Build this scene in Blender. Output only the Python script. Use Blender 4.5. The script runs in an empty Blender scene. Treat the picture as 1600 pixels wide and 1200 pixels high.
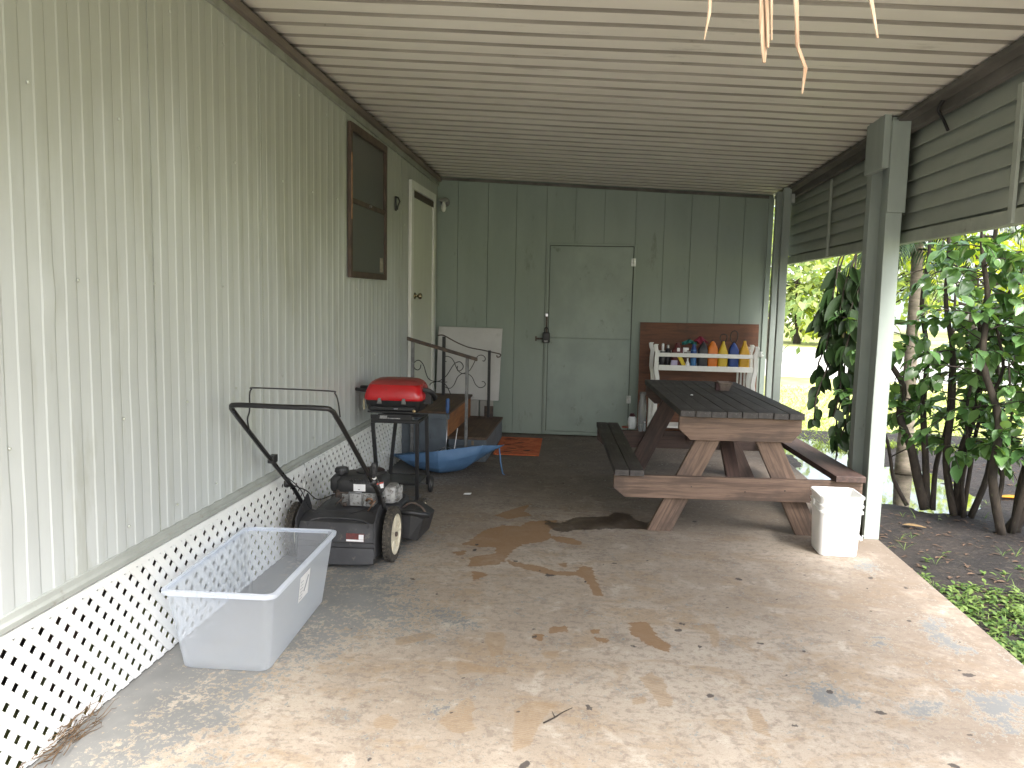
import bpy, bmesh, math, random
import numpy as np
from mathutils import Vector, Matrix, noise as mnoise
R=math.radians
random.seed(7)
sc=bpy.context.scene
COL=sc.collection
# ------------------------------------------------------------------ materials
def newmat(name):
    m=bpy.data.materials.new(name); m.use_nodes=True
    nt=m.node_tree; b=nt.nodes['Principled BSDF']
    return m,nt,b
def nd(nt,t,**k):
    n=nt.nodes.new(t)
    for a,v in k.items():
        if a in n.inputs.keys() if isinstance(a,str) else False: n.inputs[a].default_value=v
        else: setattr(n,a,v)
    return n
def lk(nt,a,b): nt.links.new(a,b)
def mathn(nt,op,a,b=None,c=None,clamp=False):
    n=nt.nodes.new('ShaderNodeMath'); n.operation=op; n.use_clamp=clamp
    for i,v in enumerate((a,b,c)):
        if v is None: continue
        if isinstance(v,(int,float)): n.inputs[i].default_value=v
        else: nt.links.new(v,n.inputs[i])
    return n.outputs[0]
def mixc(nt,f,a,b,mode='MIX'):
    n=nt.nodes.new('ShaderNodeMix'); n.data_type='RGBA'; n.blend_type=mode
    for i,v in ((0,f),(6,a),(7,b)):
        if isinstance(v,(int,float)): n.inputs[i].default_value=v
        elif isinstance(v,tuple): n.inputs[i].default_value=(*v,1) if len(v)==3 else v
        else: nt.links.new(v,n.inputs[i])
    return n.outputs[2]
def smooth(nt,v,a,b):
    n=nt.nodes.new('ShaderNodeMapRange'); n.interpolation_type='SMOOTHSTEP'
    nt.links.new(v,n.inputs[0]); n.inputs[1].default_value=a; n.inputs[2].default_value=b
    return n.outputs[0]
def noise(nt,scale,detail=4,rough=.55,stretch=(1,1,1),coord=None,dist=0):
    if coord is None:
        tc=nt.nodes.new('ShaderNodeTexCoord'); coord=tc.outputs['Object']
    mp=nt.nodes.new('ShaderNodeMapping'); mp.inputs['Scale'].default_value=stretch
    nt.links.new(coord,mp.inputs[0])
    n=nt.nodes.new('ShaderNodeTexNoise'); n.inputs['Scale'].default_value=scale
    n.inputs['Detail'].default_value=detail; n.inputs['Roughness'].default_value=rough
    n.inputs['Distortion'].default_value=dist
    nt.links.new(mp.outputs[0],n.inputs['Vector'])
    return n.outputs['Fac']
def bump(nt,b,h,strength,dist=.01):
    n=nt.nodes.new('ShaderNodeBump'); n.inputs['Strength'].default_value=strength
    n.inputs['Distance'].default_value=dist
    nt.links.new(h,n.inputs['Height']); nt.links.new(n.outputs[0],b.inputs['Normal'])
MC={}
def pm(name,c1,c2=None,scale=8,rough=.6,bmp=.0,metal=0,stretch=(1,1,1),dirt=None,spec=None,rv=0,bscale=None,coat=0):
    """general painted / plastic / metal surface, two tones of noise, optional dirt colour"""
    if name in MC: return MC[name]
    m,nt,b=newmat(name)
    if c2 is None: c2=tuple(x*.8 for x in c1)
    f=noise(nt,scale,5,.6,stretch)
    col=mixc(nt,smooth(nt,f,.35,.65),c1,c2)
    if dirt:
        f2=noise(nt,scale*2.7,6,.7,stretch)
        col=mixc(nt,mathn(nt,'MULTIPLY',smooth(nt,f2,dirt[3],dirt[3]+.12),dirt[4]),col,dirt[:3])
    lk(nt,col,b.inputs['Base Color'])
    b.inputs['Metallic'].default_value=metal
    r=mathn(nt,'MULTIPLY_ADD',f,rv or .15,rough-.07)
    lk(nt,r,b.inputs['Roughness'])
    if coat: b.inputs['Coat Weight'].default_value=coat
    if spec is not None: b.inputs['Specular IOR Level'].default_value=spec
    if bmp: bump(nt,b,noise(nt,bscale or scale*6,5,.6,stretch),bmp,.004)
    MC[name]=m; return m
def wood(name,c1,c2,c3=None,rough=.75,ring=1.0,wear=0):
    """grain runs along local X"""
    if name in MC: return MC[name]
    m,nt,b=newmat(name)
    g=noise(nt,5,6,.6,(.5,9,9),dist=.6)
    fine=noise(nt,30,4,.7,(.35,8,8))
    bl=noise(nt,3.1,4,.6,(1,1.6,1.6))
    col=mixc(nt,smooth(nt,g,.35,.66),c1,c2)
    col=mixc(nt,mathn(nt,'MULTIPLY',smooth(nt,fine,.45,.75),.45),col,tuple(x*.55 for x in c2))
    if c3: col=mixc(nt,mathn(nt,'MULTIPLY',smooth(nt,bl,.48,.68),.75),col,c3)
    if wear:
        w=noise(nt,14,7,.75,(.6,3,3)); col=mixc(nt,mathn(nt,'MULTIPLY',smooth(nt,w,.60,.70),wear),col,(.33,.31,.29))
    lk(nt,col,b.inputs['Base Color']); b.inputs['Roughness'].default_value=rough
    h=mathn(nt,'ADD',mathn(nt,'MULTIPLY',g,.6),fine)
    bump(nt,b,h,.35,.004)
    MC[name]=m; return m
# ------------------------------------------------------------------ mesh helpers
MATR={}
def thing(name,label,cat,loc=(0,0,0),rz=0,group=None,rot=None):
    o=bpy.data.objects.new(name,None); COL.objects.link(o)
    o.empty_display_size=.1
    o.location=loc; o.rotation_euler=rot or (0,0,rz)
    o['label']=label; o['category']=cat
    if group: o['group']=group
    MATR[o.name]=Matrix.Translation(Vector(loc))@(o.rotation_euler.to_matrix().to_4x4())
    return o
def tag(o,label=None,cat=None,group=None,kind=None):
    if label: o['label']=label
    if cat: o['category']=cat
    if group: o['group']=group
    if kind: o['kind']=kind
    return o
def obj(name,bm,mat,parent=None,world=True,smooth_=False,bev=0,seg=2,loc=None,auto=None,solid=0,sub=0):
    """bmesh -> one mesh object. world: verts are world coords, moved into the parent's space"""
    bmesh.ops.recalc_face_normals(bm,faces=bm.faces[:]) if smooth_!='keep' else None
    M=None
    if parent is not None:
        M=MATR.get(parent.name,Matrix.Identity(4))
        if world: bm.transform(M.inverted())
    elif loc is not None:
        if world: bm.transform(Matrix.Translation(-Vector(loc)))
    me=bpy.data.meshes.new(name); bm.to_mesh(me); bm.free()
    o=bpy.data.objects.new(name,me); COL.objects.link(o)
    for mm in (mat if isinstance(mat,(list,tuple)) else [mat]): me.materials.append(mm)
    if parent is not None:
        o.parent=parent; MATR[o.name]=M
    elif loc is not None:
        o.location=loc; MATR[o.name]=Matrix.Translation(Vector(loc))
    else: MATR[o.name]=Matrix.Identity(4)
    if smooth_:
        me.polygons.foreach_set('use_smooth',[True]*len(me.polygons))
        if auto:
            try: me.set_sharp_from_angle(angle=R(auto))
            except Exception: pass
    if solid:
        s=o.modifiers.new('s','SOLIDIFY'); s.thickness=solid; s.offset=0
    if sub:
        s=o.modifiers.new('u','SUBSURF'); s.levels=sub; s.render_levels=sub
    if bev:
        b=o.modifiers.new('b','BEVEL'); b.width=bev; b.segments=seg; b.limit_method='ANGLE'; b.angle_limit=R(40)
    return o
def NB(): return bmesh.new()
def box(bm,x0,x1,y0,y1,z0,z1,mi=0):
    if x0>x1:x0,x1=x1,x0
    if y0>y1:y0,y1=y1,y0
    if z0>z1:z0,z1=z1,z0
    v=[bm.verts.new(p) for p in ((x0,y0,z0),(x1,y0,z0),(x1,y1,z0),(x0,y1,z0),(x0,y0,z1),(x1,y0,z1),(x1,y1,z1),(x0,y1,z1))]
    for f in ((3,2,1,0),(4,5,6,7),(0,1,5,4),(1,2,6,5),(2,3,7,6),(3,0,4,7)):
        fc=bm.faces.new([v[i] for i in f]); fc.material_index=mi
    return v
def prism(bm,poly,d):
    """poly: list of 3d points, d: extrude vector"""
    d=Vector(d); a=[bm.verts.new(Vector(p)) for p in poly]; b=[bm.verts.new(Vector(p)+d) for p in poly]
    n=len(a)
    bm.faces.new(a[::-1]); bm.faces.new(b)
    for i in range(n): bm.faces.new((a[i],a[(i+1)%n],b[(i+1)%n],b[i]))
def tube(bm,pts,r,n=8,cap=True,smoothpath=0):
    pts=[Vector(p) for p in pts]
    if smoothpath:
        out=[]
        for i in range(len(pts)-1):
            p0=pts[max(i-1,0)];p1=pts[i];p2=pts[i+1];p3=pts[min(i+2,len(pts)-1)]
            for k in range(smoothpath):
                t=k/smoothpath
                out.append(.5*((2*p1)+(-p0+p2)*t+(2*p0-5*p1+4*p2-p3)*t*t+(-p0+3*p1-3*p2+p3)*t**3))
        out.append(pts[-1]); 
        if not isinstance(r,(int,float)):
            rr=[]
            for i in range(len(r)-1):
                for k in range(smoothpath): rr.append(r[i]+(r[i+1]-r[i])*k/smoothpath)
            rr.append(r[-1]); r=rr
        pts=out
    if isinstance(r,(int,float)): r=[r]*len(pts)
    up=None; rings=[]
    for i,p in enumerate(pts):
        t=(pts[min(i+1,len(pts)-1)]-pts[max(i-1,0)])
        if t.length<1e-9: t=Vector((0,0,1))
        t.normalize()
        if up is None:
            up=Vector((0,0,1)) if abs(t.z)<.9 else Vector((1,0,0))
        s=t.cross(up); 
        if s.length<1e-6: s=t.orthogonal()
        s.normalize(); up=s.cross(t).normalized()
        rings.append([bm.verts.new(p+(s*math.cos(2*math.pi*k/n)+up*math.sin(2*math.pi*k/n))*r[i]) for k in range(n)])
    for a,b in zip(rings,rings[1:]):
        for k in range(n): bm.faces.new((a[k],a[(k+1)%n],b[(k+1)%n],b[k]))
    if cap:
        bm.faces.new(rings[0][::-1]); bm.faces.new(rings[-1])
def lathe(bm,prof,c,axis='z',n=24,cap=True):
    c=Vector(c); rings=[]
    for r_,h in prof:
        ring=[]
        for k in range(n):
            a=2*math.pi*k/n; x,y=r_*math.cos(a),r_*math.sin(a)
            p={'z':(x,y,h),'x':(h,x,y),'y':(x,h,y)}[axis]
            ring.append(bm.verts.new(c+Vector(p)))
        rings.append(ring)
    for a,b in zip(rings,rings[1:]):
        for k in range(n): bm.faces.new((a[k],a[(k+1)%n],b[(k+1)%n],b[k]))
    if cap:
        bm.faces.new(rings[0][::-1]); bm.faces.new(rings[-1])
def rrect(hx,hy,r,n=5):
    out=[]
    for cx,cy,a0 in ((hx-r,hy-r,0),(-hx+r,hy-r,90),(-hx+r,-hy+r,180),(hx-r,-hy+r,270)):
        for k in range(n+1):
            a=R(a0+90*k/n); out.append((cx+r*math.cos(a),cy+r*math.sin(a)))
    return out
def loft(bm,rings,cap0=True,cap1=True):
    rs=[[bm.verts.new(p) for p in r_] for r_ in rings]
    n=len(rs[0])
    for a,b in zip(rs,rs[1:]):
        for k in range(n): bm.faces.new((a[k],a[(k+1)%n],b[(k+1)%n],b[k]))
    if cap0: bm.faces.new(rs[0][::-1])
    if cap1: bm.faces.new(rs[-1])
def rbox(bm,cx,cy,secs,rad=.02,n=5):
    """stack of rounded rectangles: secs=[(z,hx,hy,dx,dy)]"""
    loft(bm,[[(cx+s[3]+x,cy+s[4]+y,s[0]) for x,y in rrect(s[1],s[2],min(rad,s[1]*.95,s[2]*.95),n)] for s in secs])
def plank(name,p0,p1,wdir,w,t,mat,parent,bev=.003,poly=None,label=None,world=False):
    """board from p0 to p1 (world/parent coords), own local frame with X along the grain; w along wdir, t along the third"""
    p0=Vector(p0);p1=Vector(p1)
    if world: o_=Vector(parent.location); p0-=o_; p1-=o_
    L=(p1-p0).length; x=(p1-p0).normalized()
    y=Vector(wdir); y=(y-x*y.dot(x)).normalized(); z=x.cross(y)
    bm=NB()
    if poly is None: box(bm,-L/2,L/2,-w/2,w/2,-t/2,t/2)
    else: prism(bm,[(a,b,-t/2) for a,b in poly],(0,0,t))
    bmesh.ops.recalc_face_normals(bm,faces=bm.faces[:])
    # longer boards get a few cuts and a touch of warp
    me=bpy.data.meshes.new(name); bm.to_mesh(me); bm.free(); me.materials.append(mat)
    o=bpy.data.objects.new(name,me); COL.objects.link(o)
    M=Matrix((x,y,z)).transposed().to_4x4(); M.translation=(p0+p1)/2
    o.parent=parent; o.matrix_parent_inverse=Matrix.Identity(4)
    o.location=M.translation; o.rotation_mode='QUATERNION'; o.rotation_quaternion=M.to_quaternion()
    MATR[o.name]=MATR.get(parent.name,Matrix.Identity(4))@M
    if bev:
        b=o.modifiers.new('b','BEVEL'); b.width=bev; b.segments=2; b.limit_method='ANGLE'; b.angle_limit=R(40)
    if label: o['label']=label
    return o
def dup(root,loc=None,rz=None,label=None,group=None,scale=None):
    r_=root.copy(); COL.objects.link(r_)
    if loc is not None: r_.location=loc
    if rz is not None: r_.rotation_euler=(0,0,rz)
    if label: r_['label']=label
    if group: r_['group']=group
    if scale: r_.scale=scale
    for ch in list(root.children):
        c=ch.copy(); COL.objects.link(c); c.parent=r_
        for g in ch.children:
            d=g.copy(); COL.objects.link(d); d.parent=c
    return r_
SUN_EL,SUN_AZ,SUN_STR,SUN_ANG,SKY_STR,EXPO=54,155,1.4,22,.135,2.22
STAIN=[[(0.968,4.721),(1.012,4.831),(1.059,5.035),(1.159,5.168),(1.278,5.166),(1.32,5.294),(1.504,5.351),(1.525,5.21),(1.466,5.084),(1.512,4.96),(1.444,4.844),(1.339,4.785),(1.281,4.637),(1.255,4.449),(1.218,4.374),(1.133,4.342),(1.067,4.331),(1.054,4.487),(1.192,4.584),(1.178,4.697),(1.084,4.681)],[(1.25,4.491),(1.371,4.423),(1.462,4.404),(1.545,4.331),(1.665,4.341),(1.691,4.419),(1.679,4.468),(1.752,4.422),(1.774,4.237),(1.815,3.994),(1.765,3.986),(1.721,4.213),(1.667,4.276),(1.548,4.257),(1.425,4.314),(1.307,4.382)],[(1.484,4.999),(1.599,4.976),(1.688,4.886),(1.683,4.832),(1.616,4.833),(1.528,4.879)],[(1.077,5.401),(1.183,5.579),(1.309,5.772),(1.271,5.541),(1.335,5.448),(1.183,5.318)],[(1.555,4.465),(1.605,4.473),(1.619,4.39),(1.586,4.401)],[(1.101,4.254),(1.168,4.249),(1.196,4.205),(1.133,4.117)],[(0.947,4.562),(1.011,4.61),(1.02,4.518),(0.968,4.509)],[(1.927,3.663),(2.006,3.71),(2.037,3.609),(2.05,3.52),(2.103,3.462),(2.083,3.375),(2.024,3.408),(1.975,3.486),(1.932,3.547)],[(1.557,3.558),(1.64,3.595),(1.652,3.526),(1.57,3.491)],[(1.745,3.573),(1.792,3.571),(1.796,3.517),(1.755,3.519)],[(1.774,3.486),(1.829,3.486),(1.824,3.441),(1.783,3.444)],[(1.496,3.48),(1.552,3.479),(1.539,3.406),(1.491,3.434)]]
FOOT=[[(0.896,3.343),(1.035,3.431),(1.091,3.382),(0.925,3.262)],[(1.282,3.469),(1.365,3.482),(1.387,3.374),(1.383,3.249),(1.342,3.223),(1.297,3.361)],[(1.203,3.163),(1.265,3.153),(1.32,3.131),(1.418,3.138),(1.423,3.094),(1.311,3.078),(1.232,3.044)],[(2.214,3.684),(2.313,3.724),(2.334,3.632),(2.304,3.463),(2.275,3.467),(2.284,3.601)],[(1.947,3.125),(2.0,3.176),(2.045,3.122),(2.052,3.02),(2.067,2.926),(2.012,2.902),(1.981,3.01)],[(0.992,2.666),(1.031,2.715),(1.086,2.665),(1.075,2.603),(1.014,2.613)],[(1.48,2.81),(1.543,2.881),(1.637,2.863),(1.584,2.736),(1.553,2.57),(1.502,2.525)],[(2.328,2.948),(2.372,2.939),(2.384,2.851),(2.375,2.738),(2.328,2.786)],[(1.22,2.684),(1.293,2.876),(1.333,2.819),(1.336,2.701),(1.373,2.65),(1.292,2.612)],[(1.907,2.95),(1.963,2.974),(1.96,2.916),(1.913,2.903)],[(1.546,3.294),(1.615,3.325),(1.619,3.245),(1.558,3.244)]]
WET=[[(1.424,5.337),(1.535,5.283),(1.636,5.451),(1.855,5.516),(1.898,5.63),(1.996,5.621),(2.031,5.471),(2.12,5.388),(2.124,5.237),(1.955,5.226),(1.76,5.182),(1.644,5.139),(1.569,5.08),(1.517,5.093),(1.46,5.198)]]
GREY=[[(3.28,3.871),(3.371,3.947),(3.394,3.869),(3.384,3.769),(3.382,3.658),(3.419,3.61),(3.32,3.544),(3.29,3.608),(3.281,3.716)],[(2.995,3.635),(3.07,3.683),(3.06,3.591),(2.992,3.581)],[(3.281,4.832),(3.383,4.849),(3.312,4.597),(3.263,4.676)],[(2.617,3.206),(2.692,3.229),(2.754,3.105),(2.771,3.009),(2.616,3.035)],[(2.95,3.059),(3.083,3.102),(3.09,3.007),(2.941,2.972)],[(1.176,2.802),(1.3,2.844),(1.301,2.764),(1.199,2.749)],[(3.191,3.195),(3.418,3.176),(3.272,2.878),(3.177,2.951)],[(1.03,3.594),(1.215,3.661),(1.251,3.517),(1.086,3.455)]]
GREYBAND=[[(0.042,2.233),(0.511,2.298),(0.54,2.663),(0.593,3.029),(0.75,3.301),(1.002,3.442),(1.081,3.64),(0.858,3.81),(0.693,4.212),(0.733,4.684),(0.493,5.377),(0.146,4.228),(-0.025,3.118)]]
SPOTS=[[(1.504,3.45),(2.223,3.459),(2.493,3.533),(2.678,3.114),(2.822,2.973),(3.272,3.388),(3.082,2.86),(2.942,2.651),(2.171,3.696),(1.938,3.416),(3.286,3.345),(2.482,2.835),(2.21,3.015),(1.058,4.727),(1.061,4.627),(1.015,4.465),(1.321,4.459),(1.529,4.257),(1.878,4.519),(1.507,6.454),(0.906,8.232),(1.143,6.742),(2.437,5.485),(3.257,3.903),(3.412,4.377),(2.929,3.74),(2.149,3.619),(1.75,2.861),(1.549,2.461),(2.545,4.363),(3.273,4.503),(3.971,5.05),(0.812,4.079)]]
SCROLL_NEAR=[[(0.197, 0.873), (0.191, 0.841), (0.168, 0.824), (0.139, 0.84), (0.133, 0.884), (0.171, 0.911), (0.203, 0.893), (0.226, 0.855), (0.243, 0.798), (0.269, 0.747), (0.315, 0.726), (0.367, 0.725), (0.406, 0.713), (0.438, 0.676), (0.468, 0.613)], [(0.276, 0.69), (0.296, 0.713), (0.347, 0.726), (0.386, 0.745), (0.43, 0.784), (0.487, 0.876), (0.519, 0.902), (0.551, 0.906), (0.577, 0.872), (0.565, 0.84), (0.539, 0.826), (0.523, 0.838), (0.525, 0.87)]]
SCROLL_FAR=[[(0.198, 0.8), (0.171, 0.815), (0.167, 0.844), (0.205, 0.857), (0.25, 0.839), (0.281, 0.795), (0.305, 0.736), (0.343, 0.692), (0.381, 0.682), (0.434, 0.676), (0.472, 0.644), (0.504, 0.577), (0.542, 0.544), (0.58, 0.546), (0.609, 0.573), (0.597, 0.603), (0.571, 0.605)], [(0.208, 0.59), (0.17, 0.581), (0.163, 0.558), (0.201, 0.53), (0.247, 0.527), (0.284, 0.57), (0.314, 0.639), (0.351, 0.674), (0.381, 0.686), (0.434, 0.71), (0.47, 0.763), (0.5, 0.824), (0.529, 0.87), (0.574, 0.878), (0.604, 0.85), (0.594, 0.819), (0.575, 0.823)], [(0.104, 1.071), (0.157, 1.076), (0.218, 1.047), (0.316, 0.998), (0.43, 0.956), (0.543, 0.937), (0.618, 0.924), (0.731, 0.902), (0.761, 0.891), (0.754, 0.869), (0.728, 0.864), (0.722, 0.883)]]

# ------------------------------------------------------------------ palette
GREEN1=(.36,.40,.335); GREEN2=(.29,.33,.27)
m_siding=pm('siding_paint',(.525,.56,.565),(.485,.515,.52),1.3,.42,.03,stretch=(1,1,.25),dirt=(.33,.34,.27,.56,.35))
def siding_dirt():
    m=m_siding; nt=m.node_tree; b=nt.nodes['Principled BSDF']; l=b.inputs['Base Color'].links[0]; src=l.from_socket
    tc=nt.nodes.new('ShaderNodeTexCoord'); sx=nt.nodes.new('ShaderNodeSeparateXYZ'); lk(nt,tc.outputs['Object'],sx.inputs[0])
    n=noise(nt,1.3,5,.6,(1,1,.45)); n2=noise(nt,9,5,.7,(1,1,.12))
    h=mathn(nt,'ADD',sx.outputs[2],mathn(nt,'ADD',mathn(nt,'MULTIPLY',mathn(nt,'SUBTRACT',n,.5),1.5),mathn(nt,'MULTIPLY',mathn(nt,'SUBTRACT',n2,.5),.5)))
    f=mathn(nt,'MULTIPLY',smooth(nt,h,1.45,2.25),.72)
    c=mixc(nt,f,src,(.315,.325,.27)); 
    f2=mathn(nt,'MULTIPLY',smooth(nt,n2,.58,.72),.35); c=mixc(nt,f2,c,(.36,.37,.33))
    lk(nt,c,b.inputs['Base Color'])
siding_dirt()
m_wallgreen=pm('green_wall_paint',(.275,.325,.285),(.24,.29,.25),2.2,.6,.12,stretch=(1,1,.3),dirt=(.12,.14,.10,.60,.5),bscale=20)
m_doorgreen=pm('green_door_paint',(.28,.335,.295),(.235,.285,.25),3.0,.5,.15,stretch=(1,1,.7),dirt=(.11,.13,.10,.60,.55),bscale=14)
m_postgreen=pm('green_post_paint',(.33,.375,.345),(.285,.325,.295),4,.55,.2,stretch=(1,1,.3),dirt=(.16,.17,.14,.64,.7))
m_louver=pm('green_louver_paint',(.37,.40,.35),(.31,.34,.295),3,.6,.2,stretch=(1,.3,1),dirt=(.12,.125,.10,.62,.6))
m_beam=pm('weathered_beam',(.15,.14,.125),(.09,.085,.075),6,.8,.5,stretch=(1,.3,1))
m_roof=pm('roof_sheet_paint',(.80,.765,.68),(.74,.705,.62),2.4,.5,.05,stretch=(.3,1,1),dirt=(.34,.31,.25,.60,.5))
m_white=pm('white_paint',(.72,.73,.70),(.64,.65,.61),4,.45,.08,dirt=(.42,.41,.36,.63,.5))
m_lattice=pm('white_lattice_vinyl',(.86,.87,.86),(.80,.81,.80),5,.45,.05,dirt=(.45,.43,.38,.66,.35))
m_dark=pm('dark_void',(.02,.018,.016),(.012,.01,.01),4,.95)
m_brownmetal=pm('brown_window_frame',(.085,.055,.04),(.055,.035,.028),9,.5,.2,dirt=(.25,.17,.10,.64,.6))
m_black=pm('black_metal_paint',(.022,.022,.024),(.014,.014,.015),9,.38,.1,dirt=(.09,.08,.065,.62,.5))
m_blackplastic=pm('black_plastic',(.032,.032,.034),(.022,.022,.023),9,.5,.15,dirt=(.13,.115,.09,.60,.45))
m_deck=pm('mower_deck_paint',(.045,.045,.048),(.03,.03,.033),7,.5,.15,dirt=(.17,.15,.12,.58,.5))
m_alu=pm('cast_aluminium',(.46,.46,.45),(.30,.30,.29),22,.6,.4,metal=.35,dirt=(.09,.07,.055,.52,.8))
m_rust=pm('rusty_steel',(.10,.075,.06),(.055,.045,.04),20,.75,.3,dirt=(.17,.08,.04,.55,.8))
m_greysteel=pm('grey_painted_steel',(.20,.205,.205),(.13,.13,.13),20,.6,.2,dirt=(.12,.07,.045,.58,.7))
m_rubber=pm('tyre_rubber',(.06,.053,.043),(.035,.032,.028),30,.85,.4,dirt=(.17,.14,.10,.52,.6))
m_cream=pm('cream_plastic_wheel',(.66,.61,.48),(.56,.51,.39),12,.5,.1,dirt=(.22,.18,.12,.58,.6))
m_red=pm('red_enamel',(.52,.012,.018),(.44,.011,.015),6,.22,.03,dirt=(.22,.03,.028,.60,.6),coat=.4)
m_redtop=pm('faded_red_enamel',(.30,.05,.045),(.24,.045,.04),9,.42,.05,dirt=(.15,.07,.06,.56,.6))
m_bluecloth=pm('blue_umbrella_cloth',(.095,.195,.36),(.08,.17,.32),8,.6,.15,dirt=(.03,.08,.18,.63,.4),bscale=60)
m_bluehandle=pm('blue_foam_handle',(.05,.12,.30),(.04,.09,.24),20,.6)
m_chrome=pm('steel_shaft',(.5,.5,.52),(.35,.35,.37),20,.3,metal=1)
m_greystep=pm('grey_step_paint',(.125,.15,.175),(.095,.115,.135),6,.6,.2,dirt=(.045,.045,.045,.60,.6))
m_tread=wood('brown_tread_wood',(.13,.085,.055),(.085,.055,.038),(.06,.045,.035))
m_riser=wood('orange_riser_plywood',(.34,.14,.05),(.25,.10,.04),(.17,.075,.035))
m_ply=wood('reddish_plywood',(.165,.066,.032),(.105,.045,.025),(.07,.035,.022),rough=.65)
m_tblwood=wood('weathered_redwood',(.20,.132,.095),(.105,.069,.050),(.07,.05,.04))
m_tbltop=wood('dark_weathered_top',(.062,.054,.050),(.035,.031,.029),(.085,.078,.073),rough=.62,wear=.5)
m_tbldark=wood('dark_stained_redwood',(.10,.060,.048),(.060,.038,.032),(.045,.03,.026),rough=.6)
m_bucket=pm('white_bucket_plastic',(.86,.86,.84),(.82,.82,.79),5,.35,.02,dirt=(.6,.57,.5,.66,.3))
m_paper=pm('white_label_paper',(.82,.82,.82),(.74,.74,.75),20,.5)
m_orangemat=pm('orange_doormat',(.62,.17,.06),(.50,.11,.04),9,.9,.5,dirt=(.16,.06,.03,.55,.7))
m_matdark=pm('dark_mat_print',(.05,.02,.015),(.03,.015,.012),20,.9)
m_terracotta=pm('old_clay_pot',(.20,.155,.13),(.13,.10,.085),16,.85,.3)
m_board=pm('pale_grey_board',(.56,.56,.55),(.50,.50,.49),3,.6,.05,dirt=(.36,.36,.34,.62,.4))
def plain(name,c,rough=.45,metal=0): return pm(name,c,tuple(x*.85 for x in c),14,rough,0,metal)
# translucent storage plastic
def frosted(name,col,alpha):
    m,nt,b=newmat(name)
    b.inputs['Base Color'].default_value=(*col,1); b.inputs['Roughness'].default_value=.28
    tr=nt.nodes.new('ShaderNodeBsdfTransparent'); tr.inputs[0].default_value=(.93,.96,1,1)
    tl=nt.nodes.new('ShaderNodeBsdfTranslucent'); tl.inputs[0].default_value=(*col,1)
    m1=nt.nodes.new('ShaderNodeMixShader'); m1.inputs[0].default_value=.4
    lk(nt,b.outputs[0],m1.inputs[1]); lk(nt,tl.outputs[0],m1.inputs[2])
    m2=nt.nodes.new('ShaderNodeMixShader')
    f=nt.nodes.new('ShaderNodeLayerWeight').outputs['Facing']; lk(nt,mathn(nt,'MULTIPLY_ADD',f,.20,alpha,clamp=True),m2.inputs[0])
    lk(nt,tr.outputs[0],m2.inputs[1]); lk(nt,m1.outputs[0],m2.inputs[2])
    lk(nt,m2.outputs[0],nt.nodes['Material Output'].inputs[0]); return m
m_bin=frosted('frosted_clear_plastic',(.93,.96,1.0),.23)
m_binrim=frosted('frosted_rim_plastic',(.92,.95,1.0),.45)
def glass(name,col,alpha=.35,rough=.05):
    m,nt,b=newmat(name)
    b.inputs['Base Color'].default_value=(*col,1); b.inputs['Roughness'].default_value=rough
    b.inputs['Alpha'].default_value=alpha; return m
m_jar=glass('cloudy_glass',(.30,.33,.34),.55,.15)
def leafmat(name,c1,c2,rough=.35,tl=.3,spec=.5,tcol=None):
    m,nt,b=newmat(name)
    geo=nt.nodes.new('ShaderNodeNewGeometry')
    rnd=geo.outputs['Random Per Island']
    col=mixc(nt,rnd,c1,c2)
    lk(nt,col,b.inputs['Base Color']); b.inputs['Roughness'].default_value=rough
    b.inputs['Specular IOR Level'].default_value=spec
    t=nt.nodes.new('ShaderNodeBsdfTranslucent')
    lk(nt,mixc(nt,1.0,col,tcol or (1.6,1.5,.6),'MULTIPLY'),t.inputs[0])
    mx=nt.nodes.new('ShaderNodeMixShader'); mx.inputs[0].default_value=tl
    lk(nt,b.outputs[0],mx.inputs[1]); lk(nt,t.outputs[0],mx.inputs[2])
    lk(nt,mx.outputs[0],nt.nodes['Material Output'].inputs[0]); return m
m_leaf=leafmat('glossy_green_leaf',(.06,.14,.045),(.17,.30,.10),.22,.25,.9)
m_leafdark=leafmat('dark_green_leaf',(.014,.034,.010),(.032,.066,.018),.42,.10)
m_leaflime=leafmat('lime_green_leaf',(.22,.34,.03),(.42,.46,.04),.5,.45)
m_leafbg=leafmat('sunlit_tree_leaf',(.12,.20,.07),(.32,.38,.14),.5,.4)
m_weed=leafmat('weed_leaf',(.06,.13,.03),(.20,.28,.08),.45,.35)
m_yellowleaf=leafmat('yellow_fallen_leaf',(.65,.34,.02),(.70,.42,.04),.5,.3)
m_bark=pm('brown_bark',(.06,.046,.034),(.03,.024,.019),14,.9,.7,stretch=(1,1,.4),dirt=(.12,.13,.07,.58,.6))
m_palmtrunk=pm('grey_palm_trunk',(.26,.22,.17),(.15,.13,.095),9,.9,.6,stretch=(1,1,3),dirt=(.12,.15,.05,.55,.7))
m_straw=pm('dry_straw',(.33,.26,.17),(.20,.11,.055),26,.75,.4,stretch=(4,1,.25),dirt=(.16,.09,.05,.58,.7))

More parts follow.
